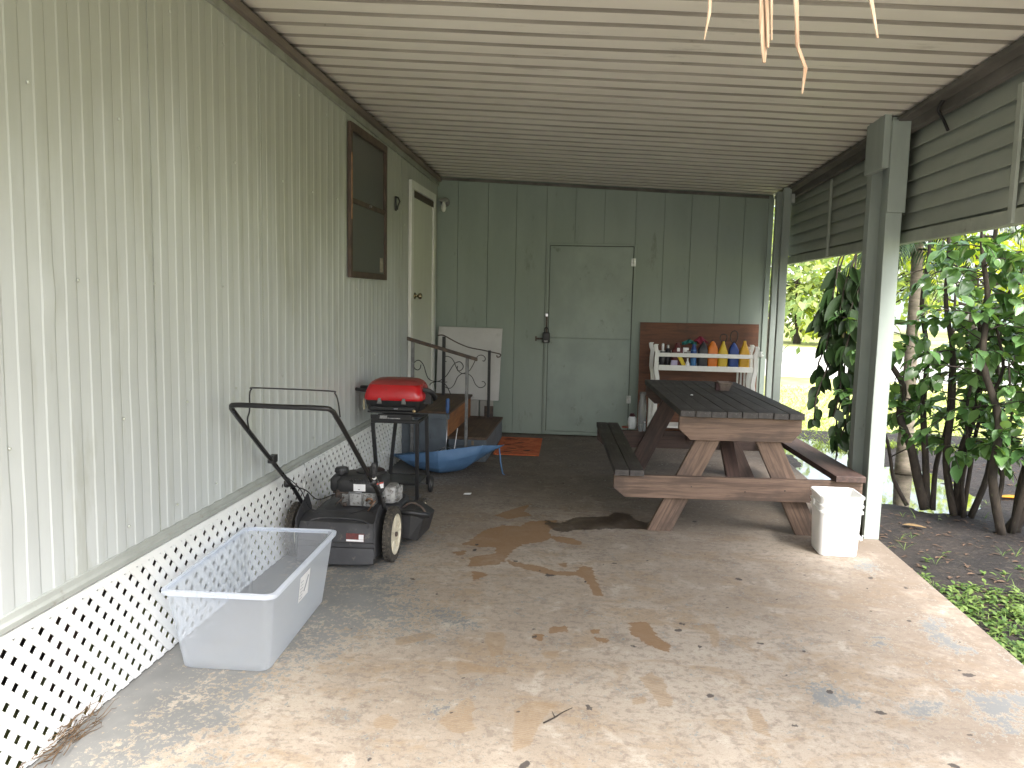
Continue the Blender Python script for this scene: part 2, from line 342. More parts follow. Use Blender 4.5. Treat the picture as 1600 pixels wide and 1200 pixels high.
# ------------------------------------------------------------------ floor slab with stains
def seg_mask(polys,X,Y,soft):
    out=np.zeros_like(X)
    for poly in polys:
        P=np.array(poly); n=len(P)
        x0,y0=P.min(0)-soft*3; x1,y1=P.max(0)+soft*3
        sel=np.where((X>x0)&(X<x1)&(Y>y0)&(Y<y1))[0]
        if len(sel)==0: continue
        x=X[sel];y=Y[sel]; ins=np.zeros(len(sel),bool); d=np.full(len(sel),1e9)
        for i in range(n):
            ax,ay=P[i]; bx,by=P[(i+1)%n]
            c=((ay>y)!=(by>y)); xx=(bx-ax)*(y-ay)/((by-ay) if abs(by-ay)>1e-9 else 1e-9)+ax
            ins^=c&(x<xx)
            t=np.clip(((x-ax)*(bx-ax)+(y-ay)*(by-ay))/max((bx-ax)**2+(by-ay)**2,1e-12),0,1)
            d=np.minimum(d,np.hypot(x-ax-t*(bx-ax),y-ay-t*(by-ay)))
        v=.5+np.where(ins,d,-d)/(2*soft)
        out[sel]=np.maximum(out[sel],np.clip(v,0,1))
    return out
SLABX=3.577
def build_floor():
    xs=np.arange(-.0,SLABX+.001,SLABX/256)
    ys=np.concatenate([np.arange(-1.2,1.9,.1),np.arange(1.9,5.6,.0135),np.arange(5.6,8.70,.03),[8.716]])
    nx,ny=len(xs),len(ys)
    X,Y=np.meshgrid(xs,ys); Xf=X.ravel(); Yf=Y.ravel()
    co=np.stack([Xf,Yf,np.zeros_like(Xf)],1)
    edge=np.clip((Xf-(SLABX-.012))/.012,0,1); co[:,2]-=edge**2*.01
    i=np.arange(nx*ny).reshape(ny,nx)
    quads=np.stack([i[:-1,:-1],i[:-1,1:],i[1:,1:],i[1:,:-1]],-1).reshape(-1,4)
    me=bpy.data.meshes.new('carport_floor')
    me.from_pydata(co.tolist(),[],quads.tolist())
    a1=me.color_attributes.new('stains','FLOAT_COLOR','POINT')
    a2=me.color_attributes.new('marks','FLOAT_COLOR','POINT')
    c=np.zeros((nx*ny,4)); c[:,3]=1
    c[:,0]=seg_mask(STAIN,Xf,Yf,.035); c[:,1]=seg_mask(WET,Xf,Yf,.05)
    gb=seg_mask(GREYBAND,Xf,Yf,.22); gr=seg_mask(GREY,Xf,Yf,.07)
    near=np.clip(1-Xf/.75,0,1)*.6
    c[:,2]=np.clip(np.maximum(np.maximum(gb*.60,gr*.66),near*1.25+.05*(Yf<4)),0,1)
    a1.data.foreach_set('color',c.ravel())
    d=np.zeros((nx*ny,4)); d[:,3]=1
    d[:,0]=seg_mask(FOOT,Xf,Yf,.022)
    sp=np.zeros_like(Xf); rs=random.Random(3)
    pts=[(x,y,rs.uniform(.008,.016)) for x,y in SPOTS[0]]
    for k in range(60):
        pts.append((rs.uniform(.6,3.5),rs.uniform(2.4,7.5),rs.uniform(.003,.008)))
    for px,py,r_ in pts:
        a=rs.uniform(0,3.14); el=rs.uniform(1.1,2.2)
        sel=np.where((abs(Xf-px)<.08)&(abs(Yf-py)<.08))[0]
        dx=Xf[sel]-px; dy=Yf[sel]-py
        u=dx*math.cos(a)+dy*math.sin(a); v=-dx*math.sin(a)+dy*math.cos(a)
        q=np.hypot(u/(r_*el),v/r_)
        sp[sel]=np.maximum(sp[sel],np.clip(1.6-q,0,1))
    d[:,1]=sp
    a2.data.foreach_set('color',d.ravel())
    # material
    m,nt,b=newmat('worn_painted_concrete')
    at1=nt.nodes.new('ShaderNodeAttribute'); at1.attribute_name='stains'
    at2=nt.nodes.new('ShaderNodeAttribute'); at2.attribute_name='marks'
    s1=nt.nodes.new('ShaderNodeSeparateColor'); lk(nt,at1.outputs['Color'],s1.inputs[0])
    s2=nt.nodes.new('ShaderNodeSeparateColor'); lk(nt,at2.outputs['Color'],s2.inputs[0])
    tc=nt.nodes.new('ShaderNodeTexCoord'); oc=tc.outputs['Object']
    sx=nt.nodes.new('ShaderNodeSeparateXYZ'); lk(nt,oc,sx.inputs[0])
    n1=noise(nt,1.1,6,.62,coord=oc); n2=noise(nt,5.5,7,.68,coord=oc,dist=.5); n3=noise(nt,26,6,.7,coord=oc,dist=.3)
    n4=noise(nt,110,4,.7,coord=oc); n5=noise(nt,2.3,7,.7,(1,1.7,1),coord=oc,dist=.8)
    col=mixc(nt,smooth(nt,n1,.36,.62),(.40,.345,.28),(.315,.262,.205))
    col=mixc(nt,mathn(nt,'MULTIPLY',smooth(nt,n5,.48,.62),.75),col,(.31,.23,.15))        # orange brown tint
    col=mixc(nt,mathn(nt,'MULTIPLY',smooth(nt,n2,.54,.64),.62),col,(.21,.17,.135))      # dirty mottling
    col=mixc(nt,mathn(nt,'MULTIPLY',smooth(nt,n2,.46,.34),.5),col,(.49,.445,.38))      # bleached
    # worn fines
    col=mixc(nt,mathn(nt,'MULTIPLY',smooth(nt,n3,.50,.62),.6),col,(.20,.165,.135))
    col=mixc(nt,mathn(nt,'MULTIPLY',smooth(nt,n4,.55,.66),.5),col,(.19,.16,.135))
    ns=noise(nt,9,8,.8,(1,2.6,1),coord=oc,dist=1.2)
    col=mixc(nt,mathn(nt,'MULTIPLY',smooth(nt,ns,.53,.62),.42),col,(.19,.145,.11))
    nv=noise(nt,200,3,.8,coord=oc)
    col=mixc(nt,mathn(nt,'MULTIPLY',smooth(nt,nv,.56,.64),.45),col,(.13,.10,.085))
    nw=noise(nt,.55,4,.7,coord=oc,dist=.6)
    col=mixc(nt,mathn(nt,'MULTIPLY',smooth(nt,nw,.52,.62),.35),col,(.22,.175,.13))
    col=mixc(nt,mathn(nt,'MULTIPLY',smooth(nt,ns,.40,.32),.5),col,(.50,.44,.37))
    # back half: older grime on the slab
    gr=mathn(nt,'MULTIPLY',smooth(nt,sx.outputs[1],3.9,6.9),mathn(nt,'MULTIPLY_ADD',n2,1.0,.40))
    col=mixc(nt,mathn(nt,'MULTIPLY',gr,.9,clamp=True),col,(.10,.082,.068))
    rd=mathn(nt,'MULTIPLY',smooth(nt,sx.outputs[0],2.6,3.6),smooth(nt,mathn(nt,'ADD',n1,mathn(nt,'MULTIPLY',n2,.5)),.60,.82))
    col=mixc(nt,mathn(nt,'MULTIPLY',rd,.75),col,(.16,.125,.095))
    nf=noise(nt,42,8,.78,(1,.8,1),coord=oc,dist=.25)
    # grey paint remnants: weight + noises
    gsum=mathn(nt,'ADD',mathn(nt,'MULTIPLY',s1.outputs[2],1.05),mathn(nt,'ADD',mathn(nt,'MULTIPLY',mathn(nt,'SUBTRACT',n2,.5),1.5),mathn(nt,'MULTIPLY',mathn(nt,'SUBTRACT',nf,.5),3.2)))
    g=smooth(nt,gsum,.40,.47)
    gcol=mixc(nt,smooth(nt,n1,.4,.6),(.225,.225,.215),(.17,.172,.168))
    g2=mathn(nt,'MULTIPLY',smooth(nt,gsum,.27,.42),mathn(nt,'SUBTRACT',1,g))
    col=mixc(nt,mathn(nt,'MULTIPLY',g2,.5),col,(.50,.46,.37))            # pale halo round flaking paint
    col=mixc(nt,g,col,gcol)
    # brown stain with crisp noisy edge
    sm=mathn(nt,'ADD',s1.outputs[0],mathn(nt,'MULTIPLY',mathn(nt,'SUBTRACT',n3,.5),1.1))
    st=smooth(nt,sm,.45,.56)
    st=mathn(nt,'MULTIPLY',st,mathn(nt,'MULTIPLY_ADD',n2,.8,.55),clamp=True)
    col=mixc(nt,mathn(nt,'MULTIPLY',st,.85),col,(.22,.125,.055))
    wm=mathn(nt,'ADD',s1.outputs[1],mathn(nt,'MULTIPLY',mathn(nt,'SUBTRACT',n3,.5),1.1))
    wt=mathn(nt,'MULTIPLY',smooth(nt,wm,.44,.54),mathn(nt,'MULTIPLY_ADD',n2,1.1,.35),clamp=True)
    col=mixc(nt,wt,col,(.045,.029,.018))
    # footprints, ribbed
    wv=nt.nodes.new('ShaderNodeTexWave'); wv.inputs['Scale'].default_value=26; wv.inputs['Distortion'].default_value=2.5; wv.inputs['Detail'].default_value=2
    mp=nt.nodes.new('ShaderNodeMapping'); mp.inputs['Rotation'].default_value=(0,0,1.1); lk(nt,oc,mp.inputs[0]); lk(nt,mp.outputs[0],wv.inputs[0])
    fm=mathn(nt,'ADD',s2.outputs[0],mathn(nt,'MULTIPLY',mathn(nt,'SUBTRACT',n3,.5),1.2))
    ft=mathn(nt,'MULTIPLY',smooth(nt,fm,.42,.60),mathn(nt,'MULTIPLY_ADD',wv.outputs['Fac'],.45,.30),clamp=True)
    col=mixc(nt,ft,col,(.29,.20,.115))
    dm=smooth(nt,mathn(nt,'ADD',s2.outputs[1],mathn(nt,'MULTIPLY',mathn(nt,'SUBTRACT',n3,.5),1.6)),.50,.70)
    col=mixc(nt,mathn(nt,'MULTIPLY',dm,.88),col,(.045,.038,.036))
    lk(nt,col,b.inputs['Base Color'])
    rr=mathn(nt,'MULTIPLY_ADD',g,-.08,.80); rr=mathn(nt,'SUBTRACT',rr,mathn(nt,'MULTIPLY',wt,.30))
    lk(nt,rr,b.inputs['Roughness'])
    h=mathn(nt,'ADD',mathn(nt,'MULTIPLY',n3,.6),mathn(nt,'ADD',mathn(nt,'MULTIPLY',g,.25),mathn(nt,'MULTIPLY',n4,.35)))
    bump(nt,b,h,.35,.004)
    me.materials.append(m)
    o=bpy.data.objects.new('carport_floor',me); COL.objects.link(o); tag(o,kind='structure')
    bm=NB(); box(bm,-.02,SLABX-.002,-1.2,8.9,-.30,-.012)
    e=obj('slab_edge',bm,pm('slab_edge_concrete',(.22,.19,.15),(.13,.115,.09),9,.85,.4),None); e['kind']='structure'
build_floor()
# ------------------------------------------------------------------ ground, lawn, driveway, puddle
def gmat(name,c1,c2,c3,scale,bmp=.6,rough=.9,detail=8):
    m,nt,b=newmat(name)
    f=noise(nt,scale,detail,.7); f2=noise(nt,scale*9,6,.7)
    col=mixc(nt,smooth(nt,f,.4,.6),c1,c2); col=mixc(nt,smooth(nt,f2,.52,.68),col,c3)
    lk(nt,col,b.inputs['Base Color']); b.inputs['Roughness'].default_value=rough
    bump(nt,b,mathn(nt,'ADD',f,f2),bmp,.03); return m
m_soil=gmat('damp_soil',(.024,.018,.015),(.013,.010,.009),(.05,.04,.03),2.2,.8,.8)
m_lawn=gmat('lawn_grass',(.34,.38,.10),(.48,.46,.20),(.22,.28,.06),.45,.9)
def grid(name,x0,x1,y0,y1,nx,ny,zf,mat):
    bm=NB(); V=[[bm.verts.new((x0+(x1-x0)*i/nx,y0+(y1-y0)*j/ny,zf(x0+(x1-x0)*i/nx,y0+(y1-y0)*j/ny))) for i in range(nx+1)] for j in range(ny+1)]
    for j in range(ny):
        for i in range(nx): bm.faces.new((V[j][i],V[j][i+1],V[j+1][i+1],V[j+1][i]))
    return obj(name,bm,mat,smooth_=True)
bm=NB(); f=bm.faces.new([bm.verts.new((x,y,-.145)) for x,y in ((-9,-1.25),(9,-1.25),(12,-26),(-9,-26))]); d=obj('bounce_apron',bm,gmat('bounce_apron_concrete',(.38,.38,.37),(.33,.33,.32),(.27,.27,.26),1.2,.2)); d['kind']='structure'  # unseen pale ground behind the camera, added to bounce neutral light inside
g=grid('ground',-400,400,-400,400,8,8,lambda x,y:-.16,m_lawn); g['kind']='structure'
def soilz(x,y):
    base=-.105+.02*mnoise.noise(Vector((x*1.3,y*1.3,0)))+.012*mnoise.noise(Vector((x*6,y*6,3)))
    pud=math.exp(-(((x-4.35)/.75)**2+((y-7.5)/.95)**2)**2)*.05
    pud+=math.exp(-(((x-4.1)/.5)**2+((y-9.1)/.8)**2)**2)*.04
    e=max(0,(x-6.2))*.03+max(0,y-9.6)*.03
    return max(base-pud-e,-.19) if x>3.6 else -.12
s=grid('soil_bed',3.56,8.2,-1.2,10.6,110,240,soilz,m_soil); s['kind']='structure'
m,nt,b=newmat('puddle_water'); b.inputs['Base Color'].default_value=(.05,.045,.035,1); b.inputs['Roughness'].default_value=.03
b.inputs['Specular IOR Level'].default_value=1.0; b.inputs['Coat Weight'].default_value=1.0; b.inputs['Coat Roughness'].default_value=.03
bump(nt,b,noise(nt,14,3,.5),.06,.01)
bm=NB(); n=40; vs=[]
for k in range(n):
    a=2*math.pi*k/n; rr=1+.12*math.sin(3*a+1)+.08*math.sin(7*a)
    vs.append(bm.verts.new((4.45+1.15*rr*math.cos(a),8.0+2.1*rr*math.sin(a),-.128)))
bm.faces.new(vs); p=obj('puddle',bm,m); p['kind']='structure'
m_road=gmat('pale_driveway',(.50,.49,.46),(.44,.43,.41),(.36,.35,.33),1.5,.2)
bm=NB()
V=[(4.6,18.5),(12,17.2),(60,22),(60,34),(3.0,30),(3.2,20)]
f=bm.faces.new([bm.verts.new((x,y,-.150)) for x,y in V]); d=obj('driveway',bm,m_road); d['kind']='structure'

# ------------------------------------------------------------------ mobile home (left)
def roofz(x,y): return 2.84-.02*(y-4)+(x/3.45)*(-.185+.004*(y-4))
def build_home():
    H=thing('mobile_home','pale green corrugated metal side of the mobile home along the left','building',(0,3.5,0))
    # siding: vertical ribs
    bm=NB(); prof=[]; y=-1.2; P=.118
    while y<8.70:
        prof+= [(y,0.0),(y+.026,.0009),(y+.050,.0020),(y+.057,.0042),(y+.082,.0040),(y+.109,.0027)]
        y+=P
    prof=[p for p in prof if p[0]<8.714]+[(8.714,0)]
    zs=[.49,.9,1.3,1.7,2.1,2.45,2.80]
    rs=random.Random(5)
    dents=[(2.45,1.47,.05,.006),(2.9,1.15,.10,-.004),(3.3,2.0,.08,.004),(4.4,1.5,.12,.004),(2.2,.8,.09,.004),(3.8,.9,.1,-.003),(5.0,1.1,.12,.004)]
    zs=[.49+i*(2.31)/60 for i in range(61)]
    V=[]
    for (yy,h) in prof:
        row=[]
        for z in zs:
            dd=0
            for (dy,dz,dr,da) in dents:
                q=((yy-dy)/dr)**2+((z-dz)/(dr*1.3))**2
                if q<4: dd+=da*math.exp(-q)
            dd+=.0016*mnoise.noise(Vector((yy*2,z*1.1,0)))
            row.append(bm.verts.new((h+dd,yy,z)))
        V.append(row)
    for i in range(len(V)-1):
        for j in range(len(zs)-1): bm.faces.new((V[i][j],V[i+1][j],V[i+1][j+1],V[i][j+1]))
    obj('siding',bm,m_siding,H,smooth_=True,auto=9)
    # sheet seams and screws
    bm=NB()
    for yy in (1.98,3.045,4.085,5.125,6.165,7.1): box(bm,.002,.0052,yy-.0008,yy+.0012,.49,2.74)
    obj('sheet_seam',bm,pm('siding_seam',(.30,.32,.29),None,9,.6),H)
    bm=NB()
    for z in (.60,1.02,1.52,2.1,2.6):
        y=-.9+rs.uniform(0,.1)
        while y<8.5:
            if rs.random()<.75: lathe(bm,[(.006,.008),(.005,.0115),(.002,.013)],(0,y,z+rs.uniform(-.01,.01)),'x',8)
            y+=P*rs.choice((3,5,4))
    o=obj('screw_heads',bm,pm('screw_paint',(.50,.53,.47),None,9,.4),H,smooth_=True); o['kind']='stuff'
    # body behind and dark space under the floor
    bm=NB(); box(bm,-3.4,-.03,-1.2,8.7,.44,2.95); obj('home_body',bm,m_dark,H)
    bm=NB(); box(bm,-.55,-.50,-1.2,8.7,-.1,.439); obj('crawl_space_board',bm,pm('underfloor_brown',(.05,.035,.03),(.02,.017,.016),3,.95),H)
    y=-1.
    while y<8.6:
        bm=NB(); box(bm,-.30,-.22,y,y+.08,-.12,.437); y+=1.25
        obj('support_pier',bm,pm('pier_block',(.10,.06,.05),(.05,.04,.035),3,.95),H)
    # bottom trim
    bm=NB(); prism(bm,[(-.005,-1.2,.522),(.010,-1.2,.518),(.014,-1.2,.500),(.024,-1.2,.493),(.024,-1.2,.474),(-.005,-1.2,.472)],(0,9.9,0))
    obj('bottom_trim',bm,pm('bottom_trim_paint',(.36,.38,.36),(.31,.33,.31),5,.5,.1,dirt=(.22,.21,.17,.58,.6)),H,bev=.002)
    # top trim
    bm=NB()
    for (x1,z0,z1) in ((.022,-.105,-.062),):
        a=[(x,y_,roofz(0,y_)+z) for x,y_,z in ((.0,-1.2,z0),(x1,-1.2,z0),(x1,-1.2,z1),(0,-1.2,z1))]
        b_=[(x,8.70,roofz(0,8.7)+(p[2]-roofz(0,-1.2))) for x,p in zip((0,x1,x1,0),a)]
        loft(bm,[a,b_])
    obj('top_trim',bm,pm('top_trim_paint',(.30,.31,.27),(.24,.25,.21),8,.6,.1),H)
    bm=NB()
    a=[(x,-1.2,roofz(0,-1.2)+z) for x,z in ((.0,-.060),(.048,-.060),(.048,-.018),(.030,-.010),(0,-.010))]
    b_=[(p[0],8.70,p[2]-roofz(0,-1.2)+roofz(0,8.7)) for p in a]
    loft(bm,[a,b_])
    obj('gutter_trim',bm,pm('brown_gutter_trim',(.21,.175,.15),(.14,.115,.10),7,.7,.3,stretch=(1,.2,1)),H)
    # lattice skirting: real crossed slats, two panels
    def clip(poly,y0,y1,z0,z1):
        for ax,v,sg in ((0,y0,1),(0,y1,-1),(1,z0,1),(1,z1,-1)):
            out=[]
            for i in range(len(poly)):
                p,q=poly[i],poly[(i+1)%len(poly)]
                dp=(p[ax]-v)*sg; dq=(q[ax]-v)*sg
                if dp>=0: out.append(p)
                if (dp>=0)!=(dq>=0):
                    t=dp/(dp-dq); out.append((p[0]+(q[0]-p[0])*t,p[1]+(q[1]-p[1])*t))
            poly=out
            if len(poly)<3: return None
        return poly
    for (y0,y1,z1,x0) in ((-1.0,4.640,.468,.004),(4.648,7.14,.492,.006),(7.144,8.68,.492,.004)):
        h=z1-.006; hp=.0835; hw=.0325*math.sqrt(2)/2      # half width measured along y
        for sg,xx,nm in ((1,x0,'b'),(-1,x0+.0052,'f')):
            bm=NB(); k=y0-h-hp
            while k<y1+h+hp:
                if sg==1: poly=[(k-hw,.006),(k+hw,.006),(k+hw+h,z1),(k-hw+h,z1)]
                else: poly=[(k-hw+h,.006),(k+hw+h,.006),(k+hw,z1),(k-hw,z1)]
                c=clip(poly,y0,y1,.006,z1)
                if c: prism(bm,[(xx,a,b2) for a,b2 in c],(.005,0,0))
                k+=hp
            if nm=='b': back=obj('lattice_panel',bm,m_lattice,H)
            else: obj('front_slats',bm,m_lattice,back)
        bm=NB(); box(bm,x0+.0104,x0+.0125,y0,y1,z1-.028,z1-.001); obj('lattice_top_strip',bm,m_lattice,back)
    # window
    W=obj('window',(lambda bm:(box(bm,.009,.034,5.53,5.572,1.60,2.655),box(bm,.009,.034,6.455,6.50,1.60,2.655),box(bm,.009,.036,5.572,6.455,2.60,2.655),box(bm,.009,.036,5.572,6.455,1.60,1.645),box(bm,.009,.030,5.572,6.455,2.115,2.15),bm)[-1])(NB()),m_brownmetal,H,bev=.003)
    m,nt,b=newmat('dark_window_screen'); b.inputs['Base Color'].default_value=(.085,.087,.083,1); b.inputs['Roughness'].default_value=.32
    b.inputs['Specular IOR Level'].default_value=.6
    bm=NB(); box(bm,.0085,.013,5.57,6.457,2.148,2.602); obj('upper_pane',bm,m,W)
    m2,nt,b=newmat('lower_window_screen'); b.inputs['Base Color'].default_value=(.09,.093,.09,1); b.inputs['Roughness'].default_value=.4
    bm=NB(); box(bm,.0085,.019,5.57,6.457,1.643,2.117); obj('lower_pane',bm,m2,W)
    bm=NB(); box(bm,.0205,.0215,6.33,6.42,1.66,1.77); st=obj('window_sticker',bm,pm('faded_sticker',(.40,.37,.33),(.26,.22,.18),40,.6),W)
    bm=NB(); box(bm,.034,.0355,5.535,5.56,2.0,2.45); obj('peeled_strip',bm,pm('peeled_raw_wood',(.45,.25,.14),(.25,.15,.1),20,.8),W)
    bm=NB(); lathe(bm,[(.010,0),(.010,.014),(.006,.018)],(.030,6.0,2.133),'x',10); obj('sash_latch',bm,m_chrome,W)
    # door
    D=obj('door',(lambda bm:(box(bm,.009,.022,7.44,8.36,.47,2.44),bm)[-1])(NB()),pm('cream_door_paint',(.58,.60,.54),(.53,.55,.49),2,.4,.04,stretch=(1,1,.4)),H,bev=.002)
    bm=NB(); box(bm,.009,.040,7.345,7.435,.46,2.52); box(bm,.009,.040,8.365,8.455,.46,2.52); box(bm,.009,.040,7.435,8.365,2.445,2.52)
    box(bm,.009,.030,7.435,7.447,.47,2.445)
    obj('door_frame',bm,m_white,D,bev=.003)
    bm=NB(); box(bm,.023,.036,7.46,8.35,2.38,2.436); obj('drip_cap',bm,pm('brown_gap',(.08,.065,.05),None,9,.8),D)
    bm=NB(); lathe(bm,[(.032,.0),(.032,.006),(.012,.010),(.012,.032),(.026,.040),(.030,.055),(.024,.068),(.01,.072)],(.022,7.56,1.475),'x',18); obj('door_knob',bm,pm('brass_knob',(.42,.36,.25),(.3,.25,.17),20,.25,metal=1),D,smooth_=True)
    # small black hook
    bm=NB(); tube(bm,[(.006,6.87,2.31),(.03,6.87,2.30),(.045,6.87,2.27),(.03,6.87,2.235),(.022,6.87,2.20)],.008,6); box(bm,.008,.014,6.845,6.895,2.19,2.31); obj('hook',bm,m_black,H)
build_home()

# ------------------------------------------------------------------ storage shed (back wall)
def build_shed():
    S=thing('storage_shed','sage green grooved plywood wall of the shed across the back','building',(1.75,8.9,0))
    xs=[-.0,.228,.554,.856,1.177,1.48,1.785,2.11,2.404,2.68,2.955,3.215,3.503]
    bm=NB()
    for i in range(len(xs)-1):
        x0,x1=xs[i]+.0018,xs[i+1]-.0018
        v=[(x0,0.012),(x1,0.012),(x1,roofz(x1,8.72)-.015),(x0,roofz(x0,8.72)-.015)]
        prism(bm,[(a,8.716,b) for a,b in v],(0,.012,0))
    obj('wall_siding',bm,m_wallgreen,S,bev=.001,seg=1)
    bm=NB(); prism(bm,[(-.2,8.7295,.005),(3.5,8.7295,.005),(3.5,8.7295,roofz(3.5,8.72)+.044),(-.2,8.7295,roofz(0,8.72)+.044)],(0,.04,0))
    obj('wall_core',bm,pm('groove_shade_paint',(.22,.26,.22),None,5,.8),S)
    bm=NB(); box(bm,-.0,3.5,8.7705,11.2,.0,2.45); obj('shed_body',bm,m_wallgreen,S)
    bm=NB(); box(bm,3.452,3.503,8.697,8.7155,.01,2.54); obj('corner_trim',bm,m_wallgreen,S,bev=.002)
    bm=NB()
    prism(bm,[(0.03,8.700,roofz(0,8.7)-.040),(3.45,8.700,roofz(3.45,8.7)-.040),(3.45,8.700,roofz(3.45,8.7)-.012),(0.03,8.700,roofz(0.03,8.7)-.012)],(0,.0155,0))
    obj('top_moulding',bm,m_beam,S)
    D=obj('door',(lambda bm:(box(bm,1.225,2.098,8.704,8.7155,.055,1.058),bm)[-1])(NB()),m_doorgreen,S,bev=.002)
    def warp(x0,x1,z0,z1,yb,seed,amp):
        bm=NB(); nx,nz=24,30
        V=[[bm.verts.new((x0+(x1-x0)*i/nx,yb-amp*(.6+mnoise.noise(Vector((i*.22,j*.16,seed)))),z0+(z1-z0)*j/nz)) for i in range(nx+1)] for j in range(nz+1)]
        for j in range(nz):
            for i in range(nx): bm.faces.new((V[j][i],V[j][i+1],V[j+1][i+1],V[j+1][i]))
        return bm
    obj('lower_sheet',warp(1.232,2.090,.062,1.050,8.7030,3,.005),m_doorgreen,D,smooth_=True)
    obj('upper_sheet',warp(1.232,2.090,1.066,2.02,8.7010,9,.006),m_doorgreen,D,smooth_=True)
    bm=NB(); box(bm,1.225,2.098,8.7065,8.7155,1.060,2.03); obj('upper_panel',bm,m_doorgreen,D,bev=.002)
    bm=NB(); box(bm,1.195,1.220,8.699,8.7155,.02,2.06); box(bm,2.104,2.135,8.699,8.7155,.02,2.06); box(bm,1.221,2.103,8.700,8.7155,2.036,2.06); box(bm,1.221,2.103,8.697,8.7155,.014,.05)
    obj('door_frame',bm,m_wallgreen,S,bev=.002)
    bm=NB(); box(bm,1.2203,1.2247,8.7130,8.7156,.05,2.035); box(bm,2.0983,2.1037,8.7130,8.7156,.05,2.035); box(bm,1.2248,2.0980,8.7130,8.7156,2.0305,2.0358); obj('door_gap',bm,m_dark,S)
    for z in (1.87,.42):
        bm=NB()
        for dx in (-.022,.006):
            box(bm,2.100+dx,2.100+dx+.018,8.692,8.6985,z-.04,z+.04)
        tube(bm,[(2.101,8.690,z-.042),(2.101,8.690,z+.042)],.006,8)
        obj('hinge',bm,pm('galvanised_hinge',(.60,.62,.60),(.45,.47,.45),30,.35,metal=.3),D)
    bm=NB(); box(bm,1.085,1.10,8.700,8.7155,1.02,1.07); box(bm,1.10,1.215,8.694,8.698,1.035,1.055); box(bm,1.196,1.214,8.688,8.6985,1.10,1.32); obj('hasp',bm,m_rust,D)
    bm=NB(); box(bm,1.192,1.217,8.684,8.6875,1.285,1.315); obj('latch_tip',bm,m_chrome,D)
    L=thing('lock_box','black key lock box hanging on the hasp of the green shed door','padlock',(1.205,8.66,1.0))
    bm=NB(); rbox(bm,1.205,8.662,[(1.005,.034,.018,0,0),(1.012,.040,.022,0,0),(1.10,.040,.022,0,0),(1.115,.034,.018,0,0)],.012); obj('lock_body',bm,m_blackplastic,L,smooth_=True,auto=40)
    bm=NB(); tube(bm,[(1.185,8.664,1.11),(1.185,8.664,1.145),(1.193,8.664,1.162),(1.205,8.664,1.167),(1.217,8.664,1.162),(1.225,8.664,1.145),(1.225,8.664,1.11)],.006,8,smoothpath=3); obj('shackle',bm,m_black,L,smooth_=True)
    bm=NB(); box(bm,1.185,1.222,8.636,8.6395,1.012,1.032); obj('number_dials',bm,pm('dial_metal',(.35,.35,.33),(.2,.2,.19),60,.4),L)
    # wall lamp
    P=thing('porch_lamp','small wall lamp with bare white bulb high in the back left corner','lamp',(.09,8.66,2.48))
    bm=NB(); lathe(bm,[(.05,0),(.05,.015),(.03,.03)],(.09,8.715,2.47),'y',18); bm.transform(Matrix.Translation((0,-.03,0))); obj('wall_plate',bm,m_greysteel,P,smooth_=True,auto=40)
    bm=NB(); lathe(bm,[(.022,-.01),(.05,-.004),(.056,.006),(.04,.02),(.02,.028)],(.092,8.60,2.475),'z',20); tube(bm,[(.092,8.69,2.47),(.092,8.62,2.495)],.012,8); obj('socket',bm,pm('lamp_socket_grey',(.32,.33,.30),None,20,.5),P,smooth_=True,auto=40)
    bm=NB(); lathe(bm,[(.014,2.468),(.015,2.455),(.024,2.43),(.027,2.40),(.022,2.375),(.010,2.362),(.002,2.36)],(.092,8.60,0),'z',16); obj('bulb',bm,pm('white_bulb_glass',(.75,.77,.70),None,9,.3),P,smooth_=True)
build_shed()

